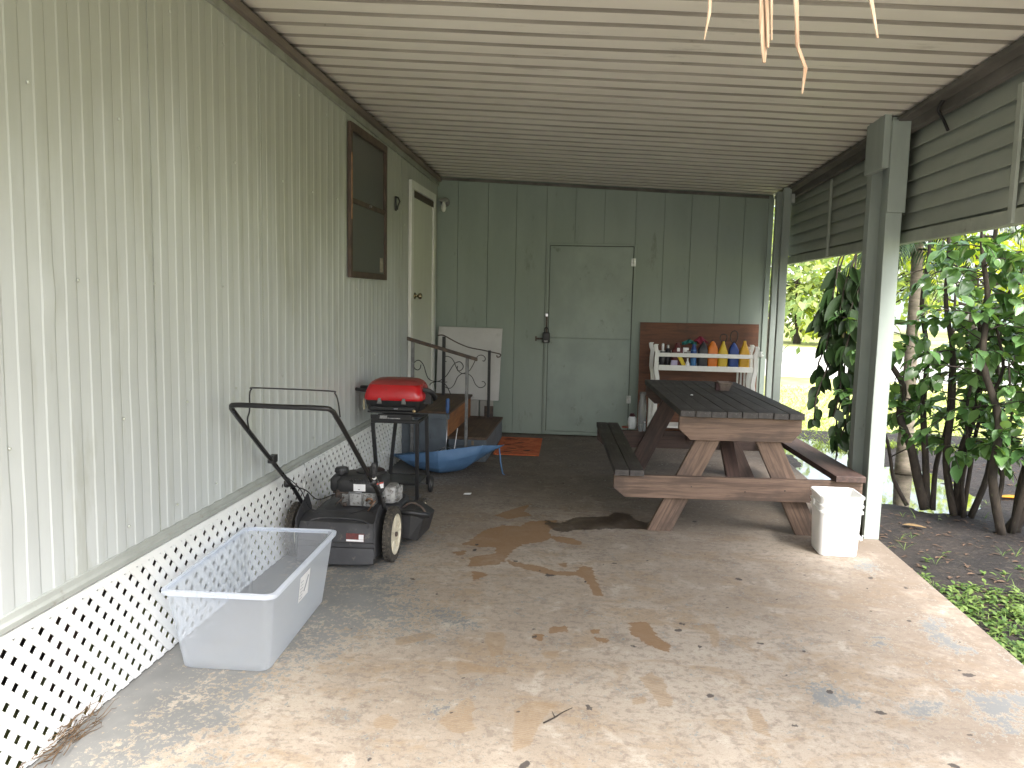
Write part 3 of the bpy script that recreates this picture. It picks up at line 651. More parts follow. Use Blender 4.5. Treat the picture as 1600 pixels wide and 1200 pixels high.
# ------------------------------------------------------------------ carport
def build_carport():
    C=thing('carport','cream ribbed metal carport roof on pale green wooden posts','carport',(3.5,5.2,0))
    # ribbed sheet: profile along Y, ribs run along X
    prof=[];y=.75;P=.178
    while y<8.72:
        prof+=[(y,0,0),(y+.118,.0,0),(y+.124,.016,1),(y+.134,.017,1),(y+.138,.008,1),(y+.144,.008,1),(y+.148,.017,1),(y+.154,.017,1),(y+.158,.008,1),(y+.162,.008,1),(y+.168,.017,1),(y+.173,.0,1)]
        y+=P
    prof=[p for p in prof if p[0]<8.715]+[(8.7155,0,0)]
    bm=NB(); NX=30; V=[]
    for (yy,h,_q) in prof:
        V.append([bm.verts.new((-.02+i*3.72/NX,yy,roofz(-.02+i*3.72/NX,yy)+h*1.0+.0025*mnoise.noise(Vector((i*.25,yy*1.1,0))))) for i in range(NX+1)])
    for q,(a,b) in enumerate(zip(V,V[1:])):
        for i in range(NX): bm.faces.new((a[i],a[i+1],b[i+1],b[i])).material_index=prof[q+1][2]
    obj('roof_sheet',bm,[m_roof,pm('shaded_roof_channel',(.36,.33,.27),(.25,.225,.18),5,.8,.1,stretch=(.25,1,1))],C,smooth_=True,auto=25,solid=.0012)  # channel faces get a darker colour that paints in the groove shade
    bm=NB(); rs=random.Random(14)
    for x in (.35,1.25,2.15,3.05):
        y=.85
        while y<8.6:
            if rs.random()<.7: lathe(bm,[(.006,0),(.006,-.003),(.003,-.005)],(x+rs.uniform(-.02,.02),y+.04,roofz(x,y+.04)),'z',8)
            y+=P*2
    o=obj('roof_screws',bm,pm('roof_screw_paint',(.30,.27,.22),None,20,.6),C,smooth_=True); o['kind']='stuff'
    # opaque upper deck over the sheet
    bm=NB()
    a=[(-.05,.74),(3.72,.74),(3.72,11.3),(-.05,11.3)]
    prism(bm,[(x,y,roofz(x,y)+.045) for x,y in a],(0,0,.02)); obj('roof_deck',bm,m_roof,C)
    # side beam
    def ybeam(bm,x0,x1,y0,y1,d0,d1):
        xm=3.45
        loft(bm,[[(x0,yy,roofz(xm,yy)+d0),(x1,yy,roofz(xm,yy)+d0),(x1,yy,roofz(xm,yy)+d1),(x0,yy,roofz(xm,yy)+d1)] for yy in (y0,y1)])
    bm=NB(); ybeam(bm,3.575,3.615,.76,8.70,-.10,-.016); ybeam(bm,3.50,3.574,.76,8.70,-.045,-.016)
    obj('side_beam',bm,m_beam,C,bev=.003)
    # louver cladding between posts
    bays=[(1.9,5.50),(5.72,8.14)]
    bm=NB(); 
    for y0,y1 in ((.9,8.60),):
        z=1.955
        k=0
        while z<2.52:
            n=40; top=[];bot=[]
            r0=[];r1=[];r2=[];r3=[]
            for i in range(n+1):
                yy=y0+(y1-y0)*i/n; w=.0035*mnoise.noise(Vector((yy*1.5,k*3.1,0)))
                sl=-.010*(yy-5)/5
                r0.append((3.618+w,yy,z+w+sl)); r1.append((3.650+w,yy,z+.108+w+sl)); r2.append((3.659+w,yy,z+.108+w+sl)); r3.append((3.627+w,yy,z+w+sl))
            vs=[[bm.verts.new(p) for p in r] for r in (r0,r1,r2,r3)]
            for i in range(n):
                for a,b in ((0,1),(1,2),(2,3),(3,0)): bm.faces.new((vs[a][i],vs[a][i+1],vs[b][i+1],vs[b][i]))
            z+=.098; k+=1
    lv=obj('louver_boards',bm,m_louver,C)
    bm=NB(); box(bm,3.662,3.672,.9,8.6,1.925,2.66); obj('louver_backing',bm,m_louver,C)
    bm=NB(); box(bm,3.612,3.668,.9,5.60,1.872,1.942); box(bm,3.612,3.668,5.604,8.60,1.868,1.938); obj('bottom_rail',bm,pm('green_rail_paint',(.36,.39,.33),(.29,.32,.27),4,.6,.25,dirt=(.12,.12,.1,.60,.7)),C,bev=.003)
    for y in (2.6,3.98,7.0):
        bm=NB(); box(bm,3.598,3.6145,y,y+.045,1.875,2.50); obj('batten',bm,m_louver,C,bev=.002)
    # posts
    def post(x0,x1,y0,y1,z1):
        bm=NB(); n=12
        loft(bm,[[(x0+d,y0,z),(x1+d,y0,z),(x1+d,y1,z),(x0+d,y1,z)] for i in range(n+1) for z in [0.0+z1*i/n] for d in [.0015*math.sin(i*1.3)]])
        return obj('post',bm,m_postgreen,C,bev=.003)
    post(3.474,3.568,5.265,5.305,2.62)
    post(3.478,3.566,5.60,5.69,2.60)
    post(3.447,3.516,8.0,8.07,2.56)
    post(3.445,3.500,8.30,8.38,2.56)
    bm=NB(); box(bm,3.545,3.565,5.3075,5.598,.0,2.58); obj('post_side_board',bm,m_postgreen,C,bev=.003)
    bm=NB(); box(bm,3.468,3.574,5.235,5.2635,2.05,2.60); obj('cap_board',bm,m_postgreen,C,bev=.003)
    bm=NB(); box(bm,3.43,3.472,5.268,5.60,2.32,2.64); obj('gusset',bm,m_postgreen,C,bev=.003)
    bm=NB(); box(bm,3.516,3.545,7.985,7.999,2.42,2.50); obj('bracket',bm,pm('galvanised_bracket',(.5,.52,.5),None,20,.4,metal=.5),C)
    bm=NB(); tube(bm,[(3.56,4.75,2.60),(3.555,4.8,2.56),(3.58,4.78,2.50),(3.60,4.76,2.44)],.009,6,smoothpath=4); obj('cable_stub',bm,m_black,C,smooth_=True)
build_carport()
# ------------------------------------------------------------------ picnic table
def build_table():
    rz=R(3.4)
    T=thing('picnic_table','weathered reddish wooden picnic table with dark top beside the carport posts','picnic table',(2.658,5.225,0),rz)
    rs=random.Random(2)
    L=1.76
    for fy,mm in ((0,m_tblwood),(L,m_tbldark)):
        # top beam (chamfered lower corners)
        w=.15; hx=.384
        plank('top_beam',(-hx,fy,.685),(hx,fy,.685),(0,0,1),w,.04,mm,T,poly=[(-hx,w/2),(-hx,-.005),(-hx+.075,-w/2),(hx-.06,-w/2),(hx,-.005),(hx,w/2)])
        hx=.785; w=.145
        plank('seat_beam',(-hx,fy-.001,.300),(hx,fy-.001,.300),(0,0,1),w,.04,mm,T,poly=[(-hx,w/2),(-hx,-.012),(-hx+.075,-w/2),(hx-.075,-w/2),(hx,-.012),(hx,w/2)])
        yo=fy+.0425 if fy==0 else fy-.0425
        for s in (-1,1):
            b0=Vector((s*.478,yo,0)); b1=Vector((s*.118,yo,.757))
            # parallelogram leg with feet cut level
            d=(b1-b0).normalized(); Lg=(b1-b0).length
            w=.142
            hx_=w/2; 
            # cut ends horizontal: slope offset
            c=d.x*s; t=abs(d.x)/d.z*hx_
            wd=Vector((1,0,0))
            y=(wd-d*wd.dot(d)).normalized()
            sg=1 if d.x>0 else -1
            o_=[(-Lg/2-sg*-1*t*0,-hx_)]
            k=d.x/d.z*hx_
            poly=[(-Lg/2-k,-hx_),(Lg/2-k,-hx_),(Lg/2+k,hx_),(-Lg/2+k,hx_)]
            plank('leg',b0,b1,wd,w,.040,mm,T,poly=poly)
    # table top boards
    n=8; W=.772; bw=W/n
    for i in range(n):
        x=-W/2+bw*(i+.5)
        y0=-.062+rs.uniform(-.004,.004); z=.7815+rs.uniform(-.001,.002)
        gap=.0015 if i not in (3,6) else .006
        plank('top_board',(x,y0,z),(x,L+.10+rs.uniform(-.006,.006),z),(1,0,0),bw-gap,.040,m_tbltop,T,bev=.004)
    for s,mm in ((-1,m_tbltop),(1,m_tbldark)):
        for i in range(2 if s<0 else 1):
            w=.092 if s<0 else .185
            x=s*(.785-.0) - s*(w/2) if s>0 else -.785+w/2+i*(w+.003)
            plank('seat_board',(x,-.066,.3945),(x,L+.14,.3945),(1,0,0),w,.040,mm,T,bev=.004)
    # centre braces
    plank('brace',(0,.065,.32),(0,.62,.74),(1,0,0),.088,.038,m_tbldark,T)
    plank('brace',(0,L-.065,.32),(0,L-.62,.74),(1,0,0),.088,.038,m_tbldark,T)
    plank('cleat',(-.34,.88,.741),(.34,.88,.741),(0,1,0),.088,.038,m_tbldark,T)
    # bolts
    bm=NB()
    for x,z in ((-.29,.31),(.05,.285),(.30,.30)):
        lathe(bm,[(.005,0),(.005,-.002),(.003,-.003)],(x,-.0215,z),'y',10)
    o=obj('bolt_heads',bm,m_rust,T,world=False,smooth_=True); o['kind']='stuff'
build_table()

# ------------------------------------------------------------------ white bucket
def build_bucket():
    B=thing('square_bucket','white square plastic bucket on the slab in front of the picnic table','bucket',(3.205,4.955,0))
    cx,cy=3.205,4.965
    def ring(h,z,r=.03): return [(cx+x,cy+y,z) for x,y in rrect(h,h,r,6)]
    bm=NB()
    secs=[(.103,.0,.03),(.108,.004,.034),(.110,.02,.034),(.119,.255,.034),(.1195,.262,.034),(.129,.264,.036),(.129,.275,.036),(.1215,.277,.034),(.122,.30,.034),(.129,.302,.036),(.129,.312,.036),(.123,.314,.034),(.124,.350,.034),(.131,.352,.038),(.131,.364,.038),(.127,.368,.036),(.122,.366,.034),(.120,.355,.034),(.116,.25,.034),(.106,.012,.034),(.09,.009,.03)]
    loft(bm,[ring(a,b,c) for a,b,c in secs]); obj('bucket_body',bm,m_bucket,B,smooth_=True,auto=35)
    for s in (-1,1):
        bm=NB(); box(bm,cx+s*.130,cx+s*.139,cy-.018,cy+.018,.288,.325); obj('handle_ear',bm,m_bucket,B,bev=.003)
    bm=NB(); pts=[]
    for i in range(13):
        a=math.pi*i/12; pts.append((cx+.143*math.cos(a),cy-.0+.012-.145*math.sin(a)*.0+.150*math.sin(a)*.30,.306-.215*math.sin(a)))
    pts=[(cx+.143,cy,.306),(cx+.150,cy+.04,.24),(cx+.150,cy+.07,.15),(cx+.146,cy+.06,.10),(cx+.142,cy-.03,.09),(cx+.148,cy-.05,.12)]
    tube(bm,pts,.0035,6,smoothpath=4); obj('bail_handle',bm,m_bucket,B,smooth_=True)
    bm=NB(); tube(bm,[(cx+.146,cy+.055,.10),(cx+.143,cy-.035,.09)],.010,10); obj('grip',bm,m_bucket,B,smooth_=True)
build_bucket()

# ------------------------------------------------------------------ clear storage bin
def build_bin():
    B=thing('storage_bin','large clear frosted plastic storage bin without lid against the white lattice','storage bin',(.30,3.33,0))
    base=[Vector(p) for p in ((.135,2.94,0),(.488,2.95,0),(.452,3.72,0),(.098,3.70,0))]
    top=[Vector(p) for p in ((.090,2.895,.33),(.525,2.91,.33),(.487,3.785,.33),(.048,3.76,.33))]
    def ring(q,off,z,r,n=6):
        c=sum(q,Vector())/4; out=[]
        for i in range(4):
            p=q[i];a=q[i-1];b=q[(i+1)%4]
            da=(a-p).normalized();db=(b-p).normalized()
            p=p-(da+db)*off if True else p
            s=p+da*r;e=p+db*r
            for k in range(n+1):
                t=k/n; out.append(Vector(((1-t)**2*s.x+2*t*(1-t)*p.x+t*t*e.x,(1-t)**2*s.y+2*t*(1-t)*p.y+t*t*e.y,z)))
        return out
    def q(t): return [base[i].lerp(top[i],t) for i in range(4)]
    bm=NB()
    rings=[]
    for k in range(9):
        t=.02+.98*k/8; rings.append(ring(q(t),0,.33*t,.045))
    rings.insert(0,ring(q(0),-.006,.001,.045)); 
    loft(bm,rings,True,False)
    obj('bin_body',bm,m_bin,B,smooth_=True,auto=50)
    bm=NB()
    loft(bm,[ring(q(1),0,.318,.045),ring(q(1),.012,.318,.05),ring(q(1),.014,.332,.05),ring(q(1),.002,.336,.045),ring(q(1),-.003,.332,.045)],False,False)
    obj('rim',bm,m_binrim,B,smooth_=True,auto=50,solid=.003)
    # two handles under the short ends
    for i,j in ((0,1),(2,3)):
        a=top[i].lerp(top[j],.38);b=top[i].lerp(top[j],.62)
        out=Vector((0,-1,0)) if i==0 else Vector((0,1,0))
        bm=NB(); prism(bm,[a+out*.004,b+out*.004,b+out*.026,a+out*.026],(0,0,-.006)); obj('handle',bm,m_binrim,B)
    # label on right side
    def side(t,h): 
        lo=base[1].lerp(base[2],t); hi=top[1].lerp(top[2],t); return lo.lerp(hi,h)+Vector((.0045,0,0))
    bm=NB(); f=bm.faces.new([bm.verts.new(side(t,h)) for t,h in ((.40,.50),(.56,.50),(.56,.84),(.40,.84))]); lab=obj('paper_label',bm,m_paper,B,solid=.0006)
    bm=NB()
    def lp(t,h): return side(t,h)+Vector((.0012,0,0))
    bm.faces.new([bm.verts.new(lp(t,h)) for t,h in ((.47,.60),(.49,.58),(.545,.76),(.525,.78))])
    for k in range(6):
        h=.53+.045*k
        bm.faces.new([bm.verts.new(lp(t,hh)) for t,hh in ((.41,h),(.455,h),(.455,h+.012),(.41,h+.012))])
    obj('label_print',bm,pm('grey_print',(.35,.37,.42),None,30,.6),lab)
build_bin()

# ------------------------------------------------------------------ lawn mower
def build_mower():
    M=thing('lawn_mower','dirty black push lawn mower with cream wheels behind the clear bin','lawn mower',(.34,4.55,0))
    def wheel(x,y,r,w,s):
        bm=NB()
        prof=[(r*.76,-w/2),(r*.92,-w/2),(r*.985,-w*.40),(r,-w*.22),(r,w*.22),(r*.985,w*.40),(r*.92,w/2),(r*.76,w/2)]
        lathe(bm,prof,(x,y,r),'x',40,cap=False)
        # tread blocks
        for k in range(34):
            a=2*math.pi*k/34
            for q,(o1,o2) in enumerate(((-.44,-.06),(.06,.44))):
                aa=a+(q*.5)*2*math.pi/34
                c=Vector((x+w*(o1+o2)/2,y+r*1.002*math.cos(aa),r+r*1.002*math.sin(aa)))
                tdir=Vector((0,-math.sin(aa),math.cos(aa))); nrm=Vector((0,math.cos(aa),math.sin(aa))); X=Vector((1,0,0))
                h=w*(o2-o1)/2; tt=r*.055
                prism(bm,[c-X*h-tdir*tt,c+X*h-tdir*tt,c+X*h+tdir*tt,c-X*h+tdir*tt],nrm*.004)
        Wh=obj('wheel',bm,m_rubber,M,smooth_=True,auto=30)
        bm=NB()
        lathe(bm,[(r*.80,-w*.46),(r*.79,w*.0),(r*.80,w*.46),(r*.74,w*.50),(r*.70,w*.30),(r*.45,w*.20),(r*.26,w*.34),(r*.10,w*.38),(.001,w*.38)] if s>0 else [(.001,-w*.38),(r*.10,-w*.38),(r*.26,-w*.34),(r*.45,-w*.20),(r*.70,-w*.30),(r*.74,-w*.50),(r*.80,-w*.46),(r*.79,0),(r*.80,w*.46)],(x,y,r),'x',36,cap=False)
        for k in range(5):
            a=2*math.pi*k/5+.3; c0=Vector((x+s*w*.24,y+r*.28*math.cos(a),r+r*.28*math.sin(a))); c1=Vector((x+s*w*.34,y+r*.70*math.cos(a),r+r*.70*math.sin(a)))
            tube(bm,[c0,c1],[.010,.006],6)
        obj('rim',bm,m_cream,Wh,smooth_=True,auto=35)
        bm=NB(); lathe(bm,[(.014,0),(.014,.010),(.008,.013)] if s>0 else [(.008,-.013),(.014,-.010),(.014,0)],(x+s*w*.40,y,r),'x',6); obj('hub_nut',bm,m_rust,Wh)
    wheel(.628,4.37,.150,.044,1)
    wheel(.072,4.37,.150,.044,-1) if False else wheel(.075,4.37,.150,.044,1)
    wheel(.655,5.02,.095,.040,1); wheel(.085,5.02,.095,.040,-1)
    # deck: rounded pan
    bm=NB()
    def dr(z,e):
        pts=[]
        for x,y in ((.135,4.22),(.565,4.22),(.585,4.40),(.60,4.75),(.585,4.98),(.52,5.08),(.40,5.13),(.30,5.13),(.18,5.08),(.115,4.98),(.10,4.75),(.115,4.40)):
            c=Vector((.35,4.68)); v=Vector((x,y))-c; v=v*(1+e); pts.append((c.x+v.x,c.y+v.y,z))
        return pts
    loft(bm,[dr(.055,.02),dr(.10,.02),dr(.185,.0),dr(.215,-.03),dr(.228,-.10),dr(.230,-.25)],False,True)
    obj('deck',bm,m_deck,M,smooth_=True,auto=40,bev=.004)
    # raised bell under the engine
    bm=NB(); lathe(bm,[(.235,.21),(.225,.235),(.19,.250),(.12,.258),(.02,.26)],(.37,4.66,0),'z',30); obj('deck_bell',bm,m_deck,M,smooth_=True,auto=50)
    # rear apron: top slope then hanging flap with a crease
    bm=NB()
    prof=[(4.40,.262),(4.30,.262),(4.235,.240),(4.215,.205),(4.205,.145),(4.198,.140),(4.196,.120),(4.202,.112),(4.195,.095),(4.178,.035),(4.182,.028),(4.20,.034),(4.235,.10),(4.24,.18),(4.27,.21),(4.40,.24)]
    n=14
    loft(bm,[[(.142+.428*i/n,y-.012*math.sin(math.pi*i/n)*(1 if z<.2 else .3),z-.006*math.sin(math.pi*i/n)*(1 if z<.06 else 0)) for y,z in prof] for i in range(n+1)])
    F=obj('rear_flap',bm,m_deck,M,smooth_=True,auto=32)
    # moulded recess ridge
    bm=NB(); tube(bm,[(.19,4.222,.215),(.20,4.245,.242),(.27,4.262,.255),(.45,4.262,.255),(.52,4.245,.242),(.53,4.222,.215)],.007,6,smoothpath=3); obj('moulded_ridge',bm,m_deck,F,smooth_=True)
    # side brackets
    for x in (.128,.578):
        bm=NB(); prism(bm,[(x,4.19,.06),(x,4.30,.06),(x,4.42,.18),(x,4.44,.27),(x,4.38,.36),(x,4.24,.30),(x,4.19,.26)],(.010 if x<.3 else -.010,0,0)); obj('side_bracket',bm,m_deck,M,bev=.003)
    # label on flap
    bm=NB(); prism(bm,[(.415,4.1915,.150),(.515,4.1925,.150),(.515,4.1965,.195),(.415,4.1955,.195)],(0,-.0012,0)); s_=obj('warning_label',bm,pm('dark_red_label',(.16,.035,.03),(.10,.03,.028),60,.5),F)
    bm=NB()
    prism(bm,[(.417,4.1900,.152),(.513,4.1910,.152),(.513,4.1915,.162),(.417,4.1905,.162)],(0,-.001,0)); prism(bm,[(.486,4.1905,.164),(.513,4.1908,.164),(.513,4.194,.190),(.486,4.1935,.190)],(0,-.001,0)); obj('label_band',bm,m_paper,F)
    # discharge chute, right side
    bm=NB()
    A=[(.60,4.60,.215),(.60,4.88,.215),(.60,4.88,.06),(.60,4.60,.06)]
    Bq=[(.68,4.60,.205),(.69,4.90,.205),(.68,4.90,.05),(.67,4.60,.05)]
    Cq=[(.745,4.64,.165),(.765,4.90,.155),(.73,4.90,.03),(.71,4.64,.03)]
    loft(bm,[A,Bq,Cq],True,True); obj('discharge_chute',bm,m_blackplastic,M,bev=.006)
    bm=NB(); tube(bm,[(.62,4.56,.222),(.70,4.57,.222),(.79,4.60,.200)],.016,10); obj('chute_hinge',bm,m_black,M,smooth_=True)
    bm=NB(); tube(bm,[(.60,4.70,.21),(.66,4.71,.245),(.72,4.72,.215),(.75,4.72,.17)],.007,6,smoothpath=4); obj('chute_spring',bm,m_rust,M,smooth_=True)
    # engine
    bm=NB()
    rbox(bm,.375,4.63,[(.25,.085,.09,0,0),(.30,.085,.09,0,0),(.325,.095,.10,0,0),(.345,.095,.10,0,0)],.015)
    box(bm,.325,.405,4.515,4.545,.262,.335); box(bm,.415,.43,4.520,4.545,.262,.335)
    E=obj('engine_block',bm,m_alu,M,bev=.003)
    bm=NB()
    for k in range(7): rbox(bm,.375,4.63,[(.258+k*.010,.098,.102,0,0),(.2615+k*.010,.098,.102,0,0)],.015,3)
    obj('cooling_fins',bm,m_alu,E)
    bm=NB()
    rbox(bm,.385,4.64,[(.340,.135,.125,0,0),(.365,.142,.132,0,0),(.405,.138,.128,0,0),(.425,.12,.112,0,0),(.436,.08,.08,0,0)],.05,6)
    Sh=obj('engine_shroud',bm,m_blackplastic,M,smooth_=True,auto=40)
    bm=NB()
    for k in range(9): box(bm,.335+k*.016,.343+k*.016,4.506,4.513,.398,.418)
    lathe(bm,[(.085,.430),(.085,.446),(.075,.452),(.02,.455)],(.42,4.66,0),'z',24)
    obj('starter_cover',bm,m_black,Sh,smooth_=True,auto=40)
    bm=NB(); box(bm,.362,.432,4.504,4.5065,.352,.393); obj('white_sticker',bm,m_paper,Sh)
    bm=NB(); box(bm,.39,.40,4.5025,4.5038,.360,.364); obj('sticker_mark',bm,m_black,Sh)
    bm=NB(); prism(bm,[(.490,4.515,.365),(.530,4.54,.370),(.530,4.54,.405),(.490,4.515,.400)],(.001,-.0015,0)); obj('red_white_sticker',bm,m_paper,Sh)
    bm=NB(); prism(bm,[(.490,4.5125,.392),(.530,4.5375,.397),(.530,4.5375,.406),(.490,4.5125,.401)],(.001,-.0015,0)); obj('red_mark',bm,pm('red_print',(.50,.07,.05),None,30,.5),Sh)
    # fuel tank and cap
    bm=NB(); rbox(bm,.265,4.64,[(.335,.055,.10,0,0),(.35,.060,.105,0,0),(.405,.060,.105,0,0),(.425,.045,.09,0,0)],.03,5); obj('fuel_tank',bm,m_blackplastic,M,smooth_=True,auto=40)
    bm=NB(); lathe(bm,[(.020,.42),(.020,.435),(.036,.437),(.038,.462),(.034,.468),(.01,.470)],(.262,4.60,0),'z',18)
    for k in range(16):
        a=2*math.pi*k/16; tube(bm,[(.262+.0375*math.cos(a),4.60+.0375*math.sin(a),.440),(.262+.0375*math.cos(a),4.60+.0375*math.sin(a),.461)],.003,4)
    obj('fuel_cap',bm,m_black,M,smooth_=True,auto=40)
    # muffler guard (right)
    bm=NB(); rbox(bm,.545,4.66,[(.265,.035,.065,0,0),(.28,.042,.072,0,0),(.345,.042,.072,0,0),(.36,.034,.064,0,0)],.025,5); Mu=obj('muffler',bm,m_alu,M,smooth_=True,auto=40)
    bm=NB()
    for k in range(5):
        z=.275+k*.018; tube(bm,[(.585,4.60,z),(.598,4.615,z),(.598,4.71,z),(.585,4.725,z)],.003,5)
    for y in (4.615,4.64,4.665,4.69,4.71): tube(bm,[(.599,y,.270),(.600,y,.352)],.003,5)
    obj('muffler_guard',bm,m_alu,Mu,smooth_=True)
    # carburettor bits and linkage
    bm=NB()
    lathe(bm,[(.020,0),(.022,.03),(.014,.045)],(.265,4.535,.305),'z',12); tube(bm,[(.235,4.52,.335),(.33,4.515,.337)],.006,6); tube(bm,[(.28,4.52,.32),(.285,4.515,.27),(.32,4.51,.262)],.005,6)
    tube(bm,[(.30,4.52,.31),(.27,4.51,.28),(.245,4.53,.262)],.005,6); lathe(bm,[(.012,0),(.012,.02)],(.31,4.50,.262),'z',8)
    obj('carburettor',bm,m_rust,M,smooth_=True)
    bm=NB(); tube(bm,[(.335,4.508,.265),(.335,4.508,.335),(.345,4.507,.343),(.41,4.507,.343)],.004,6,smoothpath=2); obj('dipstick_tube',bm,m_chrome,M,smooth_=True)
    bm=NB(); tube(bm,[(.44,4.5,.30),(.46,4.49,.315),(.475,4.50,.30),(.46,4.50,.28)],.008,6,smoothpath=3); tube(bm,[(.50,4.48,.31),(.46,4.46,.25)],.004,6); obj('brake_lever',bm,pm('coppery_metal',(.35,.2,.13),(.2,.13,.09),30,.4,metal=.6),M,smooth_=True)
    # handle
    bm=NB()
    tube(bm,[(.125,4.40,.24),(.105,4.26,.40),(.100,4.20,.452),(.100,3.85,.705),(.100,3.55,.925),(.106,3.488,.972),(.145,3.470,.985),(.34,3.462,.985),(.535,3.465,.985),(.572,3.485,.972),(.580,3.545,.925),(.580,3.85,.705),(.580,4.20,.445),(.575,4.27,.395),(.57,4.36,.29)],.0118,12,smoothpath=5)
    Hd=obj('handle',bm,pm('black_handle_tube',(.012,.012,.013),(.009,.009,.010),9,.28,.0),M,smooth_=True)
    bm=NB(); tube(bm,[(.112,3.66,.835),(.130,3.60,.900),(.150,3.58,.945),(.160,3.56,1.02),(.172,3.553,1.048),(.20,3.55,1.055),(.535,3.55,1.052),(.565,3.553,1.042),(.578,3.56,1.0),(.580,3.58,.93)],.0038,6,smoothpath=4); obj('bail_bar',bm,m_black,Hd,smooth_=True)
    for x,y,z in ((.088,4.20,.455),(.592,4.12,.505)):
        bm=NB(); lathe(bm,[(.010,-.02),(.022,-.016),(.024,.0),(.016,.012)],(x,y,z),'x',10); obj('wing_knob',bm,m_black,Hd,smooth_=True,auto=40)
    bm=NB(); box(bm,.085,.118,3.93,3.99,.62,.66); bm.transform(Matrix.Identity(4)); obj('cable_clip',bm,m_black,Hd,bev=.004)
    bm=NB(); tube(bm,[(.120,3.66,.83),(.118,3.9,.655),(.120,4.15,.47),(.16,4.28,.40),(.20,4.36,.33),(.26,4.46,.34)],.0032,5,smoothpath=5)
    tube(bm,[(.105,4.15,.50),(.15,4.22,.42),(.17,4.30,.30),(.22,4.32,.265),(.28,4.35,.26)],.0028,5,smoothpath=5)
    tube(bm,[(.47,4.47,.27),(.43,4.40,.262),(.39,4.33,.262)],.0045,5,smoothpath=4)
    obj('control_cable',bm,m_black,M,smooth_=True)
    # starter rope grip
    bm=NB(); lathe(bm,[(.008,.0),(.014,.01),(.017,.03),(.017,.06),(.012,.078),(.004,.082)],(.600,4.08,.535),'z',12)
    for k in range(6): lathe(bm,[(.0175,0),(.0195,.003),(.0175,.006)],(.600,4.08,.548+k*.009),'z',12,cap=False)
    obj('starter_grip',bm,m_blackplastic,M,smooth_=True,auto=40)
    bm=NB(); tube(bm,[(.600,4.08,.54),(.598,4.10,.53)],.012,8); obj('grip_collar',bm,m_paper,M,smooth_=True)
    bm=NB(); tube(bm,[(.600,4.10,.53),(.585,4.25,.46),(.50,4.50,.44)],.002,4,smoothpath=4); obj('starter_rope',bm,m_greysteel,M,smooth_=True)
build_mower()

